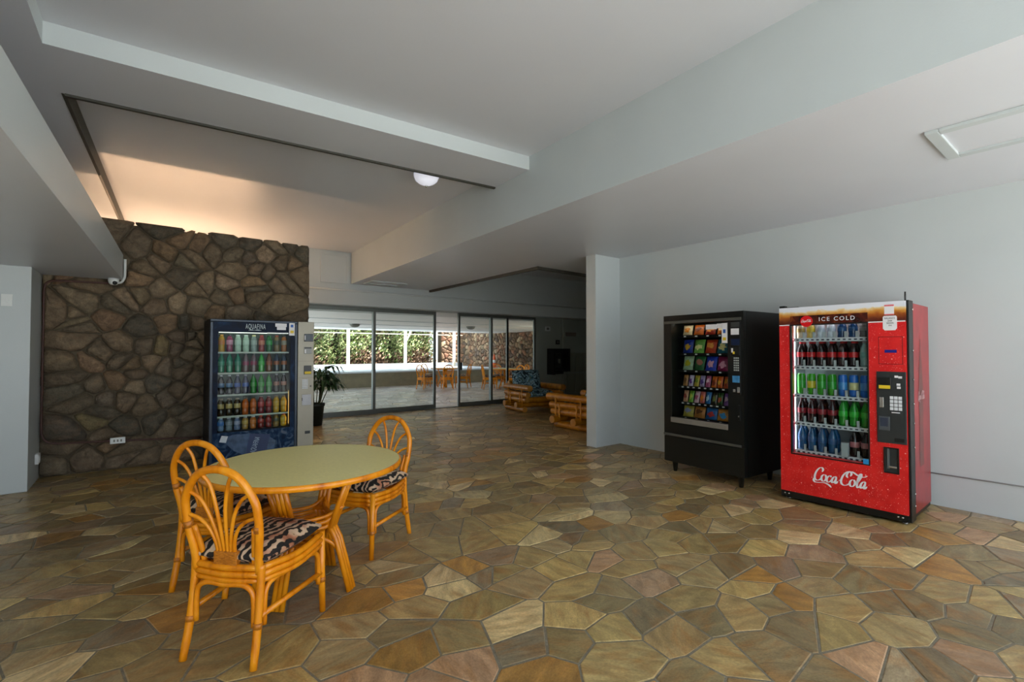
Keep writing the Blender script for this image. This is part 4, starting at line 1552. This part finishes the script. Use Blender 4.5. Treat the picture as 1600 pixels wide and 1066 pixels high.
part(pn, 'coin_return', M_black, 0.885, 0.952, -0.015, -0.011, 0.668, 0.70, 0.002)
for x, z in ((0.905, 1.205), (0.93, 1.20), (0.918, 1.14), (0.92, 1.115)):
    part(pn, 'pictogram', M_whiteink, x - 0.012, x + 0.012, -0.0135, -0.0118, z - 0.009, z + 0.009)
ret = MB()
frame_boxes(ret, 0.811, 0.914, 0.403, 0.616, 0.010, -0.012, 0.0, 0.002)
bay = ret.build('delivery_bay', M_black, cm)
part(bay, 'bay_back', M_greydark, 0.82, 0.905, -0.002, 0.0, 0.41, 0.61)
part(bay, 'bay_flap', M_chrome, 0.845, 0.90, -0.016, -0.008, 0.45, 0.465, 0.002)
part(bay, 'bay_guide', mat('bay_grey', (92, 98, 98), 0.4, noise=0.05), 0.835, 0.85, -0.01, -0.002, 0.44, 0.605)
n1 = part(cm, 'notice', M_whiteink, 0.829, 0.894, -0.002, 0, 1.717, 1.803)
part(n1, 'notice_stripe', mat('pink_stripe', (226, 110, 116), 0.5, noise=0.02), 0.829, 0.894, -0.003, -0.0015, 1.79, 1.803)
part(n1, 'notice_stripe', MATS['pink_stripe'], 0.829, 0.894, -0.003, -0.0015, 1.717, 1.726)
n2 = MB().face_prism([(0.83, 1.589), (0.90, 1.589), (0.912, 1.605), (0.912, 1.70), (0.905, 1.71), (0.825, 1.71), (0.818, 1.70), (0.818, 1.605)], -0.003, 0).build('notice', M_whiteink, cm)
M_ink = mat('black_ink', (50, 52, 56), 0.6, noise=0.03)
text('notice_text', 'BALANCE', 0.07, 0.014, M_ink, n2, (0.865, -0.003, 1.69))
for i, (s, wd) in enumerate((('DUE', 0.028), ('SHOWN', 0.046), ('IN', 0.018))):
    text('notice_text', s, wd, 0.011, M_ink, n2, (0.867, -0.003, 1.668 - 0.019 * i))
part(cm, 'blue_sticker', mat('blue_sticker', (40, 140, 200), 0.4, noise=0.02), 0.667, 0.706, -0.006, -0.003, 0.447, 0.49)
# base, feet, hinge pins
bs = part(cm, 'base', M_blackmetal, 0.0, W - 0.012, 0.004, D - 0.02, 0.02, 0.08, 0.003)
for x in (0.035, 0.07, 0.90, 0.93):
    o = link('bolt', me, bs)
    o.location = (x, 0.003, 0.055)
    o.rotation_euler = (PI / 2, 0, 0)
for x, y in ((0.05, 0.06), (W - 0.05, 0.06), (0.05, D - 0.08), (W - 0.05, D - 0.08)):
    MB().lathe([(0.022, 0.0), (0.022, 0.008), (0.01, 0.01), (0.01, 0.03)], 10, (x, y, 0)).build('foot', M_chrome, cm)
part(cm, 'top_hinge', M_black, 0.0, 0.05, 0.005, 0.06, H, H + 0.022, 0.004)
part(cm, 'top_trim', M_blackmetal, 0.02, 0.16, 0.03, 0.30, H - 0.01, H + 0.008, 0.003)
MB().tube([(W - 0.02, 0.03, H), (W - 0.02, 0.03, H + 0.075)], 0.006, 8).build('aerial', M_black, cm)
# bottle print on the right side
bp = [(0.30 + s * r, z) for s, r, z in ((1, 0.02, 1.52), (1, 0.02, 1.42), (1, 0.05, 1.28), (1, 0.075, 1.1), (1, 0.075, 0.9), (1, 0.06, 0.75), (1, 0.078, 0.6), (1, 0.07, 0.42), (-1, 0.07, 0.42), (-1, 0.078, 0.6), (-1, 0.06, 0.75), (-1, 0.075, 0.9), (-1, 0.075, 1.1), (-1, 0.05, 1.28), (-1, 0.02, 1.42), (-1, 0.02, 1.52))]
bpm = MB()
bpm.add([(W - 0.0085, 0.15 + y, z) for y, z in bp], [tuple(range(len(bp)))])
bpm.build('bottle_print', mat('faded_bottle_print', (112, 40, 34), 0.3, noise=0.3, nscale=8), cm)
o = script_logo(0.22, 0.10).build('side_lettering', mat('faded_white_print', (190, 150, 150), 0.4, noise=0.05), cm)
o.location = (W - 0.008, 0.45, 1.02)
o.rotation_euler = (0, 0, PI / 2)

# ================================================================== black snack machine
a_ = -0.073
TH = -PI / 2 + a_
FX, FY = 4.92, 3.412
W, D, H = 0.998, 0.70, 1.83
SM = Mx(FX, FY, TH)
sm = thing('snack_machine', 'black snack vending machine on tapered legs with rows of chips', 'vending machine', (FX, FY, 0), TH)
cb = MB()
Z0 = 0.12
cb.box(0, W, 0.06, D, Z0, 0.60)
cb.box(0, W, 0.06, D, 1.75, H)
cb.box(0, 0.10, 0.06, 0.5, 0.60, 1.75)
cb.box(0.84, W, 0.06, 0.5, 0.60, 1.75)
cb.box(0, W, 0.5, D, 0.60, 1.75)
cb.build('cabinet', M_blackmetal, sm)
dr = MB()
hole_panel(dr, 0.0, W, Z0 + 0.30, H, 0.108, 0.823, 0.645, 1.735, 0.0, 0.056)
door = dr.build('door', M_blackmetal, sm)
part(sm, 'lower_panel', M_blackmetal, 0.0, W, 0.0, 0.056, Z0, Z0 + 0.295, 0.003)
part(door, 'pane', M_vglass, 0.108, 0.823, 0.014, 0.018, 0.645, 1.735)
M_greystrip = mat('grey_strip', (96, 96, 90), 0.4, metal=0.4, noise=0.05)
part(door, 'top_strip', M_greystrip, 0.012, 0.977, -0.008, 0.0, 1.735, 1.765, 0.002)
part(door, 'window_sill', mat('sill_grey', (128, 122, 112), 0.45, noise=0.04), 0.103, 0.822, -0.014, 0.0, 0.585, 0.645, 0.003)
part(door, 'lower_strip', M_greystrip, 0.0, 0.97, -0.012, 0.0, 0.425, 0.45, 0.003)
part(sm, 'lamp', mat('dim_lamp', (250, 250, 240), 0.4, emit=(255, 246, 225), estr=4.0), 0.12, 0.80, 0.075, 0.095, 1.738, 1.748)
M_tray = mat('tray_black', (20, 22, 22), 0.4, noise=0.1)
pn = part(door, 'control_panel', M_black, 0.858, 0.968, -0.008, 0.0, 0.965, 1.728, 0.003)
part(pn, 'speaker_plate', mat('dull_grey', (60, 62, 60), 0.6, noise=0.05), 0.868, 0.96, -0.010, -0.007, 1.665, 1.715)
part(pn, 'paper_label', M_whiteink, 0.866, 0.955, -0.010, -0.007, 1.585, 1.65)
part(pn, 'display', mat('dark_blue_display', (16, 30, 64), 0.2, noise=0.1), 0.87, 0.962, -0.012, -0.007, 1.478, 1.54)
part(pn, 'bill_slot', M_black, 0.872, 0.962, -0.028, -0.007, 1.37, 1.465, 0.004)
part(pn, 'bill_label', M_yellow, 0.898, 0.918, -0.030, -0.027, 1.385, 1.41)
part(pn, 'bill_label', M_whiteink, 0.882, 0.90, -0.030, -0.027, 1.40, 1.445)
keypad(pn, 0.893, 0.955, 1.205, 1.355, 3, 6, -0.008, mat('key_grey', (168, 172, 166), 0.4, noise=0.03), 0.4)
part(pn, 'card_reader', mat('reader_blue', (70, 140, 190), 0.25, noise=0.25, nscale=20), 0.88, 0.957, -0.014, -0.007, 1.09, 1.16, 0.003)
part(pn, 'coin_slot', M_chrome, 0.885, 0.912, -0.012, -0.007, 0.99, 1.02, 0.002)
part(pn, 'coin_return', M_chrome, 0.932, 0.958, -0.014, -0.007, 0.985, 1.045, 0.003)
lk_ = part(door, 'lock', M_black, 0.935, 0.962, -0.014, 0.0, 0.70, 0.86, 0.003)
part(lk_, 'key_cylinder', M_chrome, 0.943, 0.955, -0.020, -0.013, 0.735, 0.75, 0.002)
tg = part(door, 'paper_notice', M_whiteink, 0.758, 0.82, -0.003, 0.013, 1.50, 1.712)
part(tg, 'notice_print', mat('blue_print', (36, 96, 180), 0.5, noise=0.03), 0.775, 0.803, -0.0045, -0.002, 1.605, 1.645)
part(tg, 'notice_print', M_yellow, 0.77, 0.808, -0.0045, -0.002, 1.528, 1.56)
part(door, 'paper_notice', M_whiteink, 0.56, 0.69, 0.008, 0.013, 1.652, 1.705)
part(door, 'paper_notice', M_whiteink, 0.695, 0.757, 0.008, 0.013, 1.66, 1.71)
for x, y in ((0.10, 0.07), (W - 0.08, 0.07), (0.10, D - 0.08), (W - 0.08, D - 0.08)):
    MB().lathe([(0.018, 0.0), (0.02, 0.004), (0.034, Z0 - 0.01), (0.045, Z0)], 14, (x, y, 0)).build('leg', M_blackmetal, sm)

PACKS = {}


def pack(M, loc, w, h, d, c1_, c2_, label, group, lean=0.25, rz=0.0):
    """sealed snack bag: pillow body, crimped ends and a printed patch"""
    key = (w, h, c1_, c2_)
    if key not in PACKS:
        nx, nz = 6, 8
        vs, fs = [], []
        for s in (1, -1):
            for j in range(nz + 1):
                for i in range(nx + 1):
                    u, v = -1 + 2 * i / nx, -1 + 2 * j / nz
                    k = max(0, (1 - u * u) ** 0.6) * max(0, (1 - abs(v) ** 4)) if abs(v) < 0.86 else 0.0
                    vs.append((u * w / 2 * (1 - 0.05 * (1 - v * v)), -s * (0.003 + d / 2 * k), h / 2 * (1 + v)))
        n = (nx + 1) * (nz + 1)
        for j in range(nz):
            for i in range(nx):
                a = j * (nx + 1) + i
                fs.append((a, a + 1, a + nx + 2, a + nx + 1))
                fs.append((n + a, n + a + nx + 1, n + a + nx + 2, n + a + 1))
        body = MB().add(vs, fs, True).mesh('bag', mat('bag_%d_%d_%d' % c1_, c1_, 0.3, noise=0.25, nscale=35, bump=0.25, bscale=45, coat=0.3))
        rq = random.Random(sum(c1_) * 7 + sum(c2_))
        rk = [rq.uniform(0.55, 1.15) for _ in range(14)]
        pz = rq.uniform(0.4, 0.58)
        pts = [(0.36 * w * rk[k] * math.cos(2 * PI * k / 14), h * pz + 0.26 * h * rk[k] * math.sin(2 * PI * k / 14)) for k in range(14)]
        pv = [(x, -(0.006 + d / 2 * max(0, 1 - (2 * x / w) ** 2) ** 0.6 * (1 - abs(2 * z / h - 1) ** 4)), z) for x, z in pts] + [(0, -(0.007 + d / 2), h * pz)]
        patch = MB().add(pv, [(k, (k + 1) % 14, 14) for k in range(14)], True).mesh('printed_patch', mat('patch_%d_%d_%d' % c2_, c2_, 0.35, noise=0.2, nscale=50))
        cr_ = MB().box(-w / 2, w / 2, -0.003, 0.003, h * 0.93, h * 1.0).mesh('seal', MATS['bag_%d_%d_%d' % c1_])
        PACKS[key] = (body, patch, cr_)
    b, p, c = PACKS[key]
    w_ = M @ Vector(loc)
    t = thing('snack_bag', label, 'snack', w_, 0, group)
    t.rotation_euler = (M.to_3x3() @ Matrix.Rotation(rz, 3, 'Z') @ Matrix.Rotation(-lean, 3, 'X')).to_euler()
    link('bag', b, t)
    link('printed_patch', p, t)
    link('seal', c, t)
    return t


snack_rows = [
    (1.600, [((214, 190, 150), (200, 120, 30), 'cream and orange chip bag'), ((196, 96, 30), (120, 50, 20), 'orange cracker bag'), ((150, 40, 24), (226, 140, 60), 'dark red snack bag'), ((206, 110, 40), (240, 220, 180), 'small orange snack bag')], 0.125, 0.12),
    (1.392, [((30, 50, 140), (210, 160, 40), 'dark blue chip bag'), ((110, 170, 70), (230, 225, 150), 'tall green chip bag'), ((196, 60, 24), (236, 150, 50), 'orange red chip bag'), ((30, 110, 130), (236, 220, 150), 'teal and cream snack bag')], 0.134, 0.16),
    (1.195, [((176, 200, 160), (200, 190, 40), 'pale green chip bag'), ((40, 110, 60), (176, 110, 90), 'dark green chip bag'), ((34, 60, 180), (236, 170, 190), 'blue snack bag with pink patch'), ((150, 30, 80), (230, 160, 180), 'magenta snack bag')], 0.134, 0.165),
    (1.008, [((190, 130, 70), (120, 80, 40), 'brown wafer bar'), ((220, 200, 220), (120, 60, 160), 'white and purple bar'), ((206, 176, 60), (120, 150, 40), 'yellow candy bar'), ((170, 150, 190), (90, 60, 140), 'lilac candy bar'), ((190, 90, 130), (240, 200, 210), 'pink candy bar'), ((226, 106, 24), (150, 50, 16), 'orange candy bag'), ((226, 96, 20), (250, 180, 60), 'bright orange candy bag'), ((214, 80, 24), (240, 150, 40), 'red orange candy bag')], 0.062, 0.13),
    (0.820, [((210, 150, 110), (150, 60, 50), 'tan candy bar'), ((120, 180, 50), (210, 220, 90), 'lime green candy bag'), ((220, 180, 190), (180, 80, 110), 'pale pink candy bag'), ((206, 100, 90), (230, 130, 40), 'coral candy bag'), ((50, 120, 190), (190, 220, 240), 'sky blue mint bag'), ((70, 62, 40), (130, 140, 60), 'dark brown bar'), ((60, 100, 40), (190, 90, 60), 'dark green bar'), ((140, 90, 170), (220, 180, 200), 'purple candy bag')], 0.062, 0.135),
    (0.648, [((190, 170, 70), (150, 150, 180), 'mustard cookie bag'), ((190, 120, 50), (110, 60, 24), 'brown cookie bag'), ((40, 100, 160), (190, 50, 50), 'blue and red cookie bag'), ((200, 130, 50), (60, 150, 210), 'tan cookie bag with blue patch')], 0.14, 0.13),
]
for k, (z, items, pw, phh) in enumerate(snack_rows):
    tr = part(sm, 'tray', M_tray, 0.11, 0.82, 0.13, 0.49, z - 0.018, z - 0.006)
    part(tr, 'tray_lip', M_black, 0.11, 0.82, 0.122, 0.13, z - 0.028, z - 0.0)
    n = len(items)
    x0, x1 = 0.15, 0.745
    for i, (ca, cb_, nm) in enumerate(items):
        x = x0 + (i + 0.5) * (x1 - x0) / n - 0.012
        pack(SM, (x, 0.165, z - 0.002), pw, phh, 0.04 if n < 6 else 0.026, ca, cb_, nm + ' standing on a tray of the black snack machine', 'snacks in the black machine', 0.22 + 0.1 * (i % 3) * 0.3)
        part(tr, 'price_tag', M_whiteink, x - 0.018, x + 0.010, 0.1195, 0.1225, z - 0.022, z - 0.008)
        cpts = [(x + (pw * 0.36) * math.cos(q * 0.9), 0.225 + q * 0.0135, z + 0.045 + 0.04 * math.sin(q * 0.9)) for q in range(18)]
        MB().tube(cpts, 0.0022, 4).build('coil', M_chrome, tr)

# ================================================================== blue drinks machine
FX, FY = 0.612, 6.66
W, D, H = 1.178, 0.72, 1.80
AM = Mx(FX, FY, 0)
am = thing('drinks_machine', 'blue water and drinks vending machine with silver control column by the lava wall', 'vending machine', (FX, FY, 0))
DW = 0.972
M_navy = ramp_mat('navy_print', lambda nt, tc: ramp(nt, noise_fac(nt, tc, 5, 6, 1.5), [(0.3, (5, 14, 30)), (0.55, (8, 26, 52)), (0.72, (24, 54, 86))]), rough=0.3, spec=0.08)
M_water = ramp_mat('water_print', lambda nt, tc: ramp(nt, noise_fac(nt, tc, 9, 6, 2.0), [(0.25, (6, 18, 38)), (0.5, (22, 46, 76)), (0.62, (62, 84, 108)), (0.75, (112, 118, 128))]), rough=0.3, spec=0.08)
M_silver = mat('silver_column', (160, 154, 138), 0.4, metal=0.25, noise=0.04, nscale=6)
M_navyedge = mat('navy_metal', (16, 26, 40), 0.35, metal=0.3, noise=0.1)
cb = MB()
cb.box(0, W, 0.09, D, 0.03, 0.40)
cb.box(0, W, 0.09, D, 1.66, H)
cb.box(0, 0.05, 0.09, 0.42, 0.40, 1.66)
cb.box(0.91, W, 0.09, 0.42, 0.40, 1.66)
cb.box(0, W, 0.42, D, 0.40, 1.66)
cb.build('cabinet', M_navyedge, am)
for x, y in ((0.06, 0.12), (W - 0.06, 0.12), (0.06, D - 0.08), (W - 0.06, D - 0.08)):
    MB().lathe([(0.025, 0.0), (0.025, 0.01), (0.012, 0.012), (0.012, 0.035)], 10, (x, y, 0)).build('foot', M_chrome, am)
dr = MB()
hole_panel(dr, 0.03, DW - 0.03, 0.43, H - 0.02, 0.082, 0.888, 0.435, 1.645, 0.005, 0.085)
door = dr.build('door', M_navy, am)
part(am, 'printed_panel', M_water, 0.03, DW - 0.03, 0.004, 0.085, 0.05, 0.43)
fr = MB()
frame_boxes(fr, 0.0, DW, 0.03, H, 0.032, -0.008, 0.09, 0.008)
fr.build('door_frame', mat('blue_grey_edge', (44, 54, 66), 0.3, metal=0.3, noise=0.05), am)
part(door, 'pane', M_vglass, 0.082, 0.888, 0.012, 0.016, 0.435, 1.645)
part(am, 'lining', mat('green_grey_lining', (96, 112, 98), 0.5, noise=0.05), 0.052, 0.908, 0.408, 0.418, 0.41, 1.655)
part(am, 'lamp', mat('dim_warm_lamp', (250, 245, 230), 0.4, emit=(235, 245, 225), estr=2.0), 0.10, 0.88, 0.095, 0.11, 1.64, 1.655)
part(am, 'side_lamp', mat('amber_lamp', (255, 225, 150), 0.4, emit=(255, 205, 110), estr=1.2), 0.893, 0.905, 0.10, 0.12, 0.46, 0.90)
text('name_lettering', 'AQUAFINA', 0.222, 0.075, mat('pale_print', (190, 205, 208), 0.4, noise=0.03), am, (0.482, 0.004, 1.715), spacing=1.2)
pk = MB()
for x0, x1 in ((0.40, 0.47), (0.455, 0.55)):
    xm = (x0 + x1) / 2
    pk.face_prism([(x0, 1.672), (x1, 1.672), (xm + 0.01, 1.682), (xm - 0.01, 1.68)], 0.003, 0.006)
pk.build('name_underline', MATS['pale_print'], am)
part(am, 'paper_notice', M_whiteink, 0.705, 0.84, 0.001, 0.005, 1.725, 1.767)
part(am, 'paper_notice', M_whiteink, 0.725, 0.83, 0.001, 0.005, 1.685, 1.724)
part(am, 'glass_strip', M_whiteink, 0.61, 0.86, 0.001, 0.005, 1.638, 1.650)
tg = part(am, 'paper_tag', M_whiteink, 0.868, 0.934, -0.0095, 0.005, 1.616, 1.777)
part(tg, 'tag_print', MATS['blue_print'], 0.885, 0.917, -0.011, -0.009, 1.722, 1.757)
part(tg, 'tag_print', M_yellow, 0.88, 0.922, -0.011, -0.009, 1.645, 1.68)
# picture of a lying bottle on the lower panel
bt = [(0.10, 0.33), (0.125, 0.395), (0.19, 0.375), (0.24, 0.40), (0.42, 0.395), (0.62, 0.36), (0.72, 0.28), (0.70, 0.15), (0.60, 0.10), (0.40, 0.12), (0.26, 0.20), (0.18, 0.29)]
MB().face_prism([(x, z) for x, z in reversed(bt)], 0.0015, 0.004).build('bottle_picture', mat('bottle_print', (52, 78, 108), 0.25, noise=0.35, nscale=14), am)
MB().face_prism([(0.175, 0.31), (0.195, 0.385), (0.13, 0.40), (0.105, 0.325)], -0.0005, 0.0015).build('cap_picture', mat('cap_print', (196, 204, 210), 0.3, noise=0.05), am)
MB().face_prism([(0.38, 0.125), (0.60, 0.10), (0.66, 0.365), (0.43, 0.395)], -0.0005, 0.0015).build('label_picture', mat('label_print', (12, 42, 86), 0.3, noise=0.15, nscale=10), am)
o = text('label_lettering', 'AQUAFINA', 0.20, 0.07, mat('label_white', (150, 170, 190), 0.4, noise=0.05), am, (0.49, -0.0008, 0.245), shear=0.2)
o.rotation_euler = (0, math.radians(-72), 0)
SHZ = [1.405, 1.150, 0.882, 0.620, 0.44]
aq = [
    [((196, 150, 40), (200, 120, 30), (210, 150, 50)), ((150, 60, 90), (214, 150, 170), (40, 30, 40)), ((186, 214, 190), (200, 226, 206), (220, 235, 225)), ((186, 214, 190), (200, 226, 206), (220, 235, 225)), ((150, 166, 156), (170, 186, 176), (230, 220, 160)), ((150, 50, 50), (206, 120, 90), (170, 60, 50)), ((30, 110, 50), (40, 150, 70), (30, 90, 40)), ((130, 110, 70), (60, 70, 40), (150, 60, 40)), ((170, 100, 40), (150, 140, 110), (60, 40, 24))],
    [((30, 130, 100), (40, 150, 116), (60, 140, 110))] * 3 + [((120, 96, 100), (150, 60, 90), (140, 130, 134))] * 2 + [((40, 170, 60), (60, 200, 80), (40, 140, 60))] + [((120, 64, 34), (160, 76, 36), (110, 50, 30))] + [((40, 60, 76), (150, 80, 40), (60, 50, 44))] * 2,
    [((40, 36, 40), (70, 110, 150), (200, 200, 200))] * 2 + [((36, 40, 70), (44, 80, 160), (210, 205, 210))] * 2 + [((30, 130, 40), (44, 160, 50), (40, 120, 50))] * 3 + [((50, 34, 30), (170, 110, 90), (190, 190, 190))] * 2,
    [((60, 46, 24), (200, 176, 110), (150, 140, 110))] * 3 + [((190, 96, 36), (214, 110, 40), (90, 80, 50))] * 2 + [((130, 30, 36), (176, 60, 60), (120, 40, 40))] * 2 + [((206, 160, 40), (220, 176, 60), (150, 120, 50))] * 2,
    [((110, 140, 170), (60, 120, 190), (200, 214, 225)), ((120, 134, 140), (140, 150, 154), (200, 206, 210)), ((104, 120, 150), (150, 156, 180), (210, 214, 220)), ((180, 140, 70), (206, 170, 80), (220, 220, 214)), ((190, 110, 40), (214, 130, 50), (220, 220, 214)), ((130, 34, 26), (170, 50, 36), (200, 80, 50)), ((130, 34, 26), (170, 50, 36), (200, 80, 50)), ((150, 120, 60), (90, 100, 70), (150, 110, 60)), ((214, 170, 40), (220, 190, 60), (206, 90, 40))],
]
names = [['orange juice bottle', 'pink and black juice bottle', 'pale green water bottle', 'pale green water bottle', 'clear pale bottle', 'red juice bottle', 'dark green soda bottle', 'brown tea bottle', 'amber tea bottle'],
         ['teal iced tea bottle'] * 3 + ['rose vitamin drink bottle'] * 2 + ['vivid green soda bottle', 'rust brown tea bottle'] + ['dark bottle with orange wrapper'] * 2,
         ['dark cola bottle with pale blue wrapper'] * 2 + ['dark cola bottle with blue wrapper'] * 2 + ['green lemon soda bottle'] * 3 + ['dark root beer bottle'] * 2,
         ['dark coffee bottle with cream wrapper'] * 3 + ['orange soda bottle'] * 2 + ['dark red juice bottle'] * 2 + ['golden yellow juice bottle'] * 2,
         ['blue labelled water bottle', 'clear water bottle', 'lilac labelled water bottle', 'pale gold sports drink', 'orange sports drink', 'deep red sports drink', 'deep red sports drink', 'olive sports drink', 'bright yellow sports drink']]
for k, z in enumerate(SHZ):
    sh = part(am, 'shelf', M_tray, 0.086, 0.886, 0.10, 0.40, z - 0.016, z - 0.004)
    if k < 4:
        part(sh, 'shelf_edge', mat('shelf_edge', (190, 200, 180), 0.4, noise=0.03), 0.086, 0.886, 0.090, 0.10, z - 0.020, z + 0.0)
    for i, (lq, lb, cp) in enumerate(aq[k]):
        drink('juice' if k in (0, 3, 4) else 'bottle', AM, (0.132 + i * 0.0885, 0.145, z - 0.003), lq, lb, cp, which(names[k], i, names[k][i] + ' on a shelf of the blue drinks machine', 'blue machine'), 'bottles in the blue drinks machine: ' + names[k][i], 1.04 if k < 4 else 0.76)
# silver control column
co = part(am, 'control_column', M_silver, DW + 0.006, W, -0.004, 0.09, 0.03, H, 0.006)
b1 = part(co, 'bill_acceptor', mat('acceptor_blue', (36, 52, 66), 0.3, noise=0.15, nscale=30), 1.052, 1.16, -0.03, -0.004, 1.54, 1.64, 0.005)
part(b1, 'acceptor_light', M_whiteink, 1.052, 1.062, -0.033, -0.029, 1.56, 1.62)
b2 = part(co, 'card_slot', mat('card_grey', (150, 152, 148), 0.35, noise=0.05), 1.052, 1.146, -0.016, -0.004, 1.378, 1.468, 0.004)
part(b2, 'slot', M_black, 1.056, 1.142, -0.019, -0.015, 1.448, 1.464)
part(b2, 'slot_light', M_whiteink, 1.056, 1.075, -0.019, -0.015, 1.385, 1.435)
b3 = part(co, 'display', M_black, 1.053, 1.144, -0.02, -0.004, 1.106, 1.222, 0.004)
part(b3, 'display_label', M_yellow, 1.058, 1.14, -0.023, -0.019, 1.112, 1.145)
keypad(co, 1.03, 1.105, 0.915, 1.042, 4, 6, -0.004, M_shelf, 0.2)
part(co, 'key_hole', M_black, 1.13, 1.148, -0.008, -0.003, 0.94, 0.958, 0.002)
b4 = part(co, 'coin_return', mat('return_pale', (186, 186, 190), 0.35, noise=0.04), 1.03, 1.145, -0.012, -0.004, 0.70, 0.842, 0.004)
part(b4, 'return_hinge', M_black, 1.028, 1.036, -0.014, -0.010, 0.76, 0.80)
part(co, 'lock', M_greydark, 1.07, 1.135, -0.012, -0.004, 0.325, 0.362, 0.004)
for z in (1.28, 1.06):
    part(co, 'seam', mat('seam_grey', (120, 116, 106), 0.5, noise=0.04), DW + 0.008, W - 0.002, -0.0048, -0.003, z, z + 0.003)
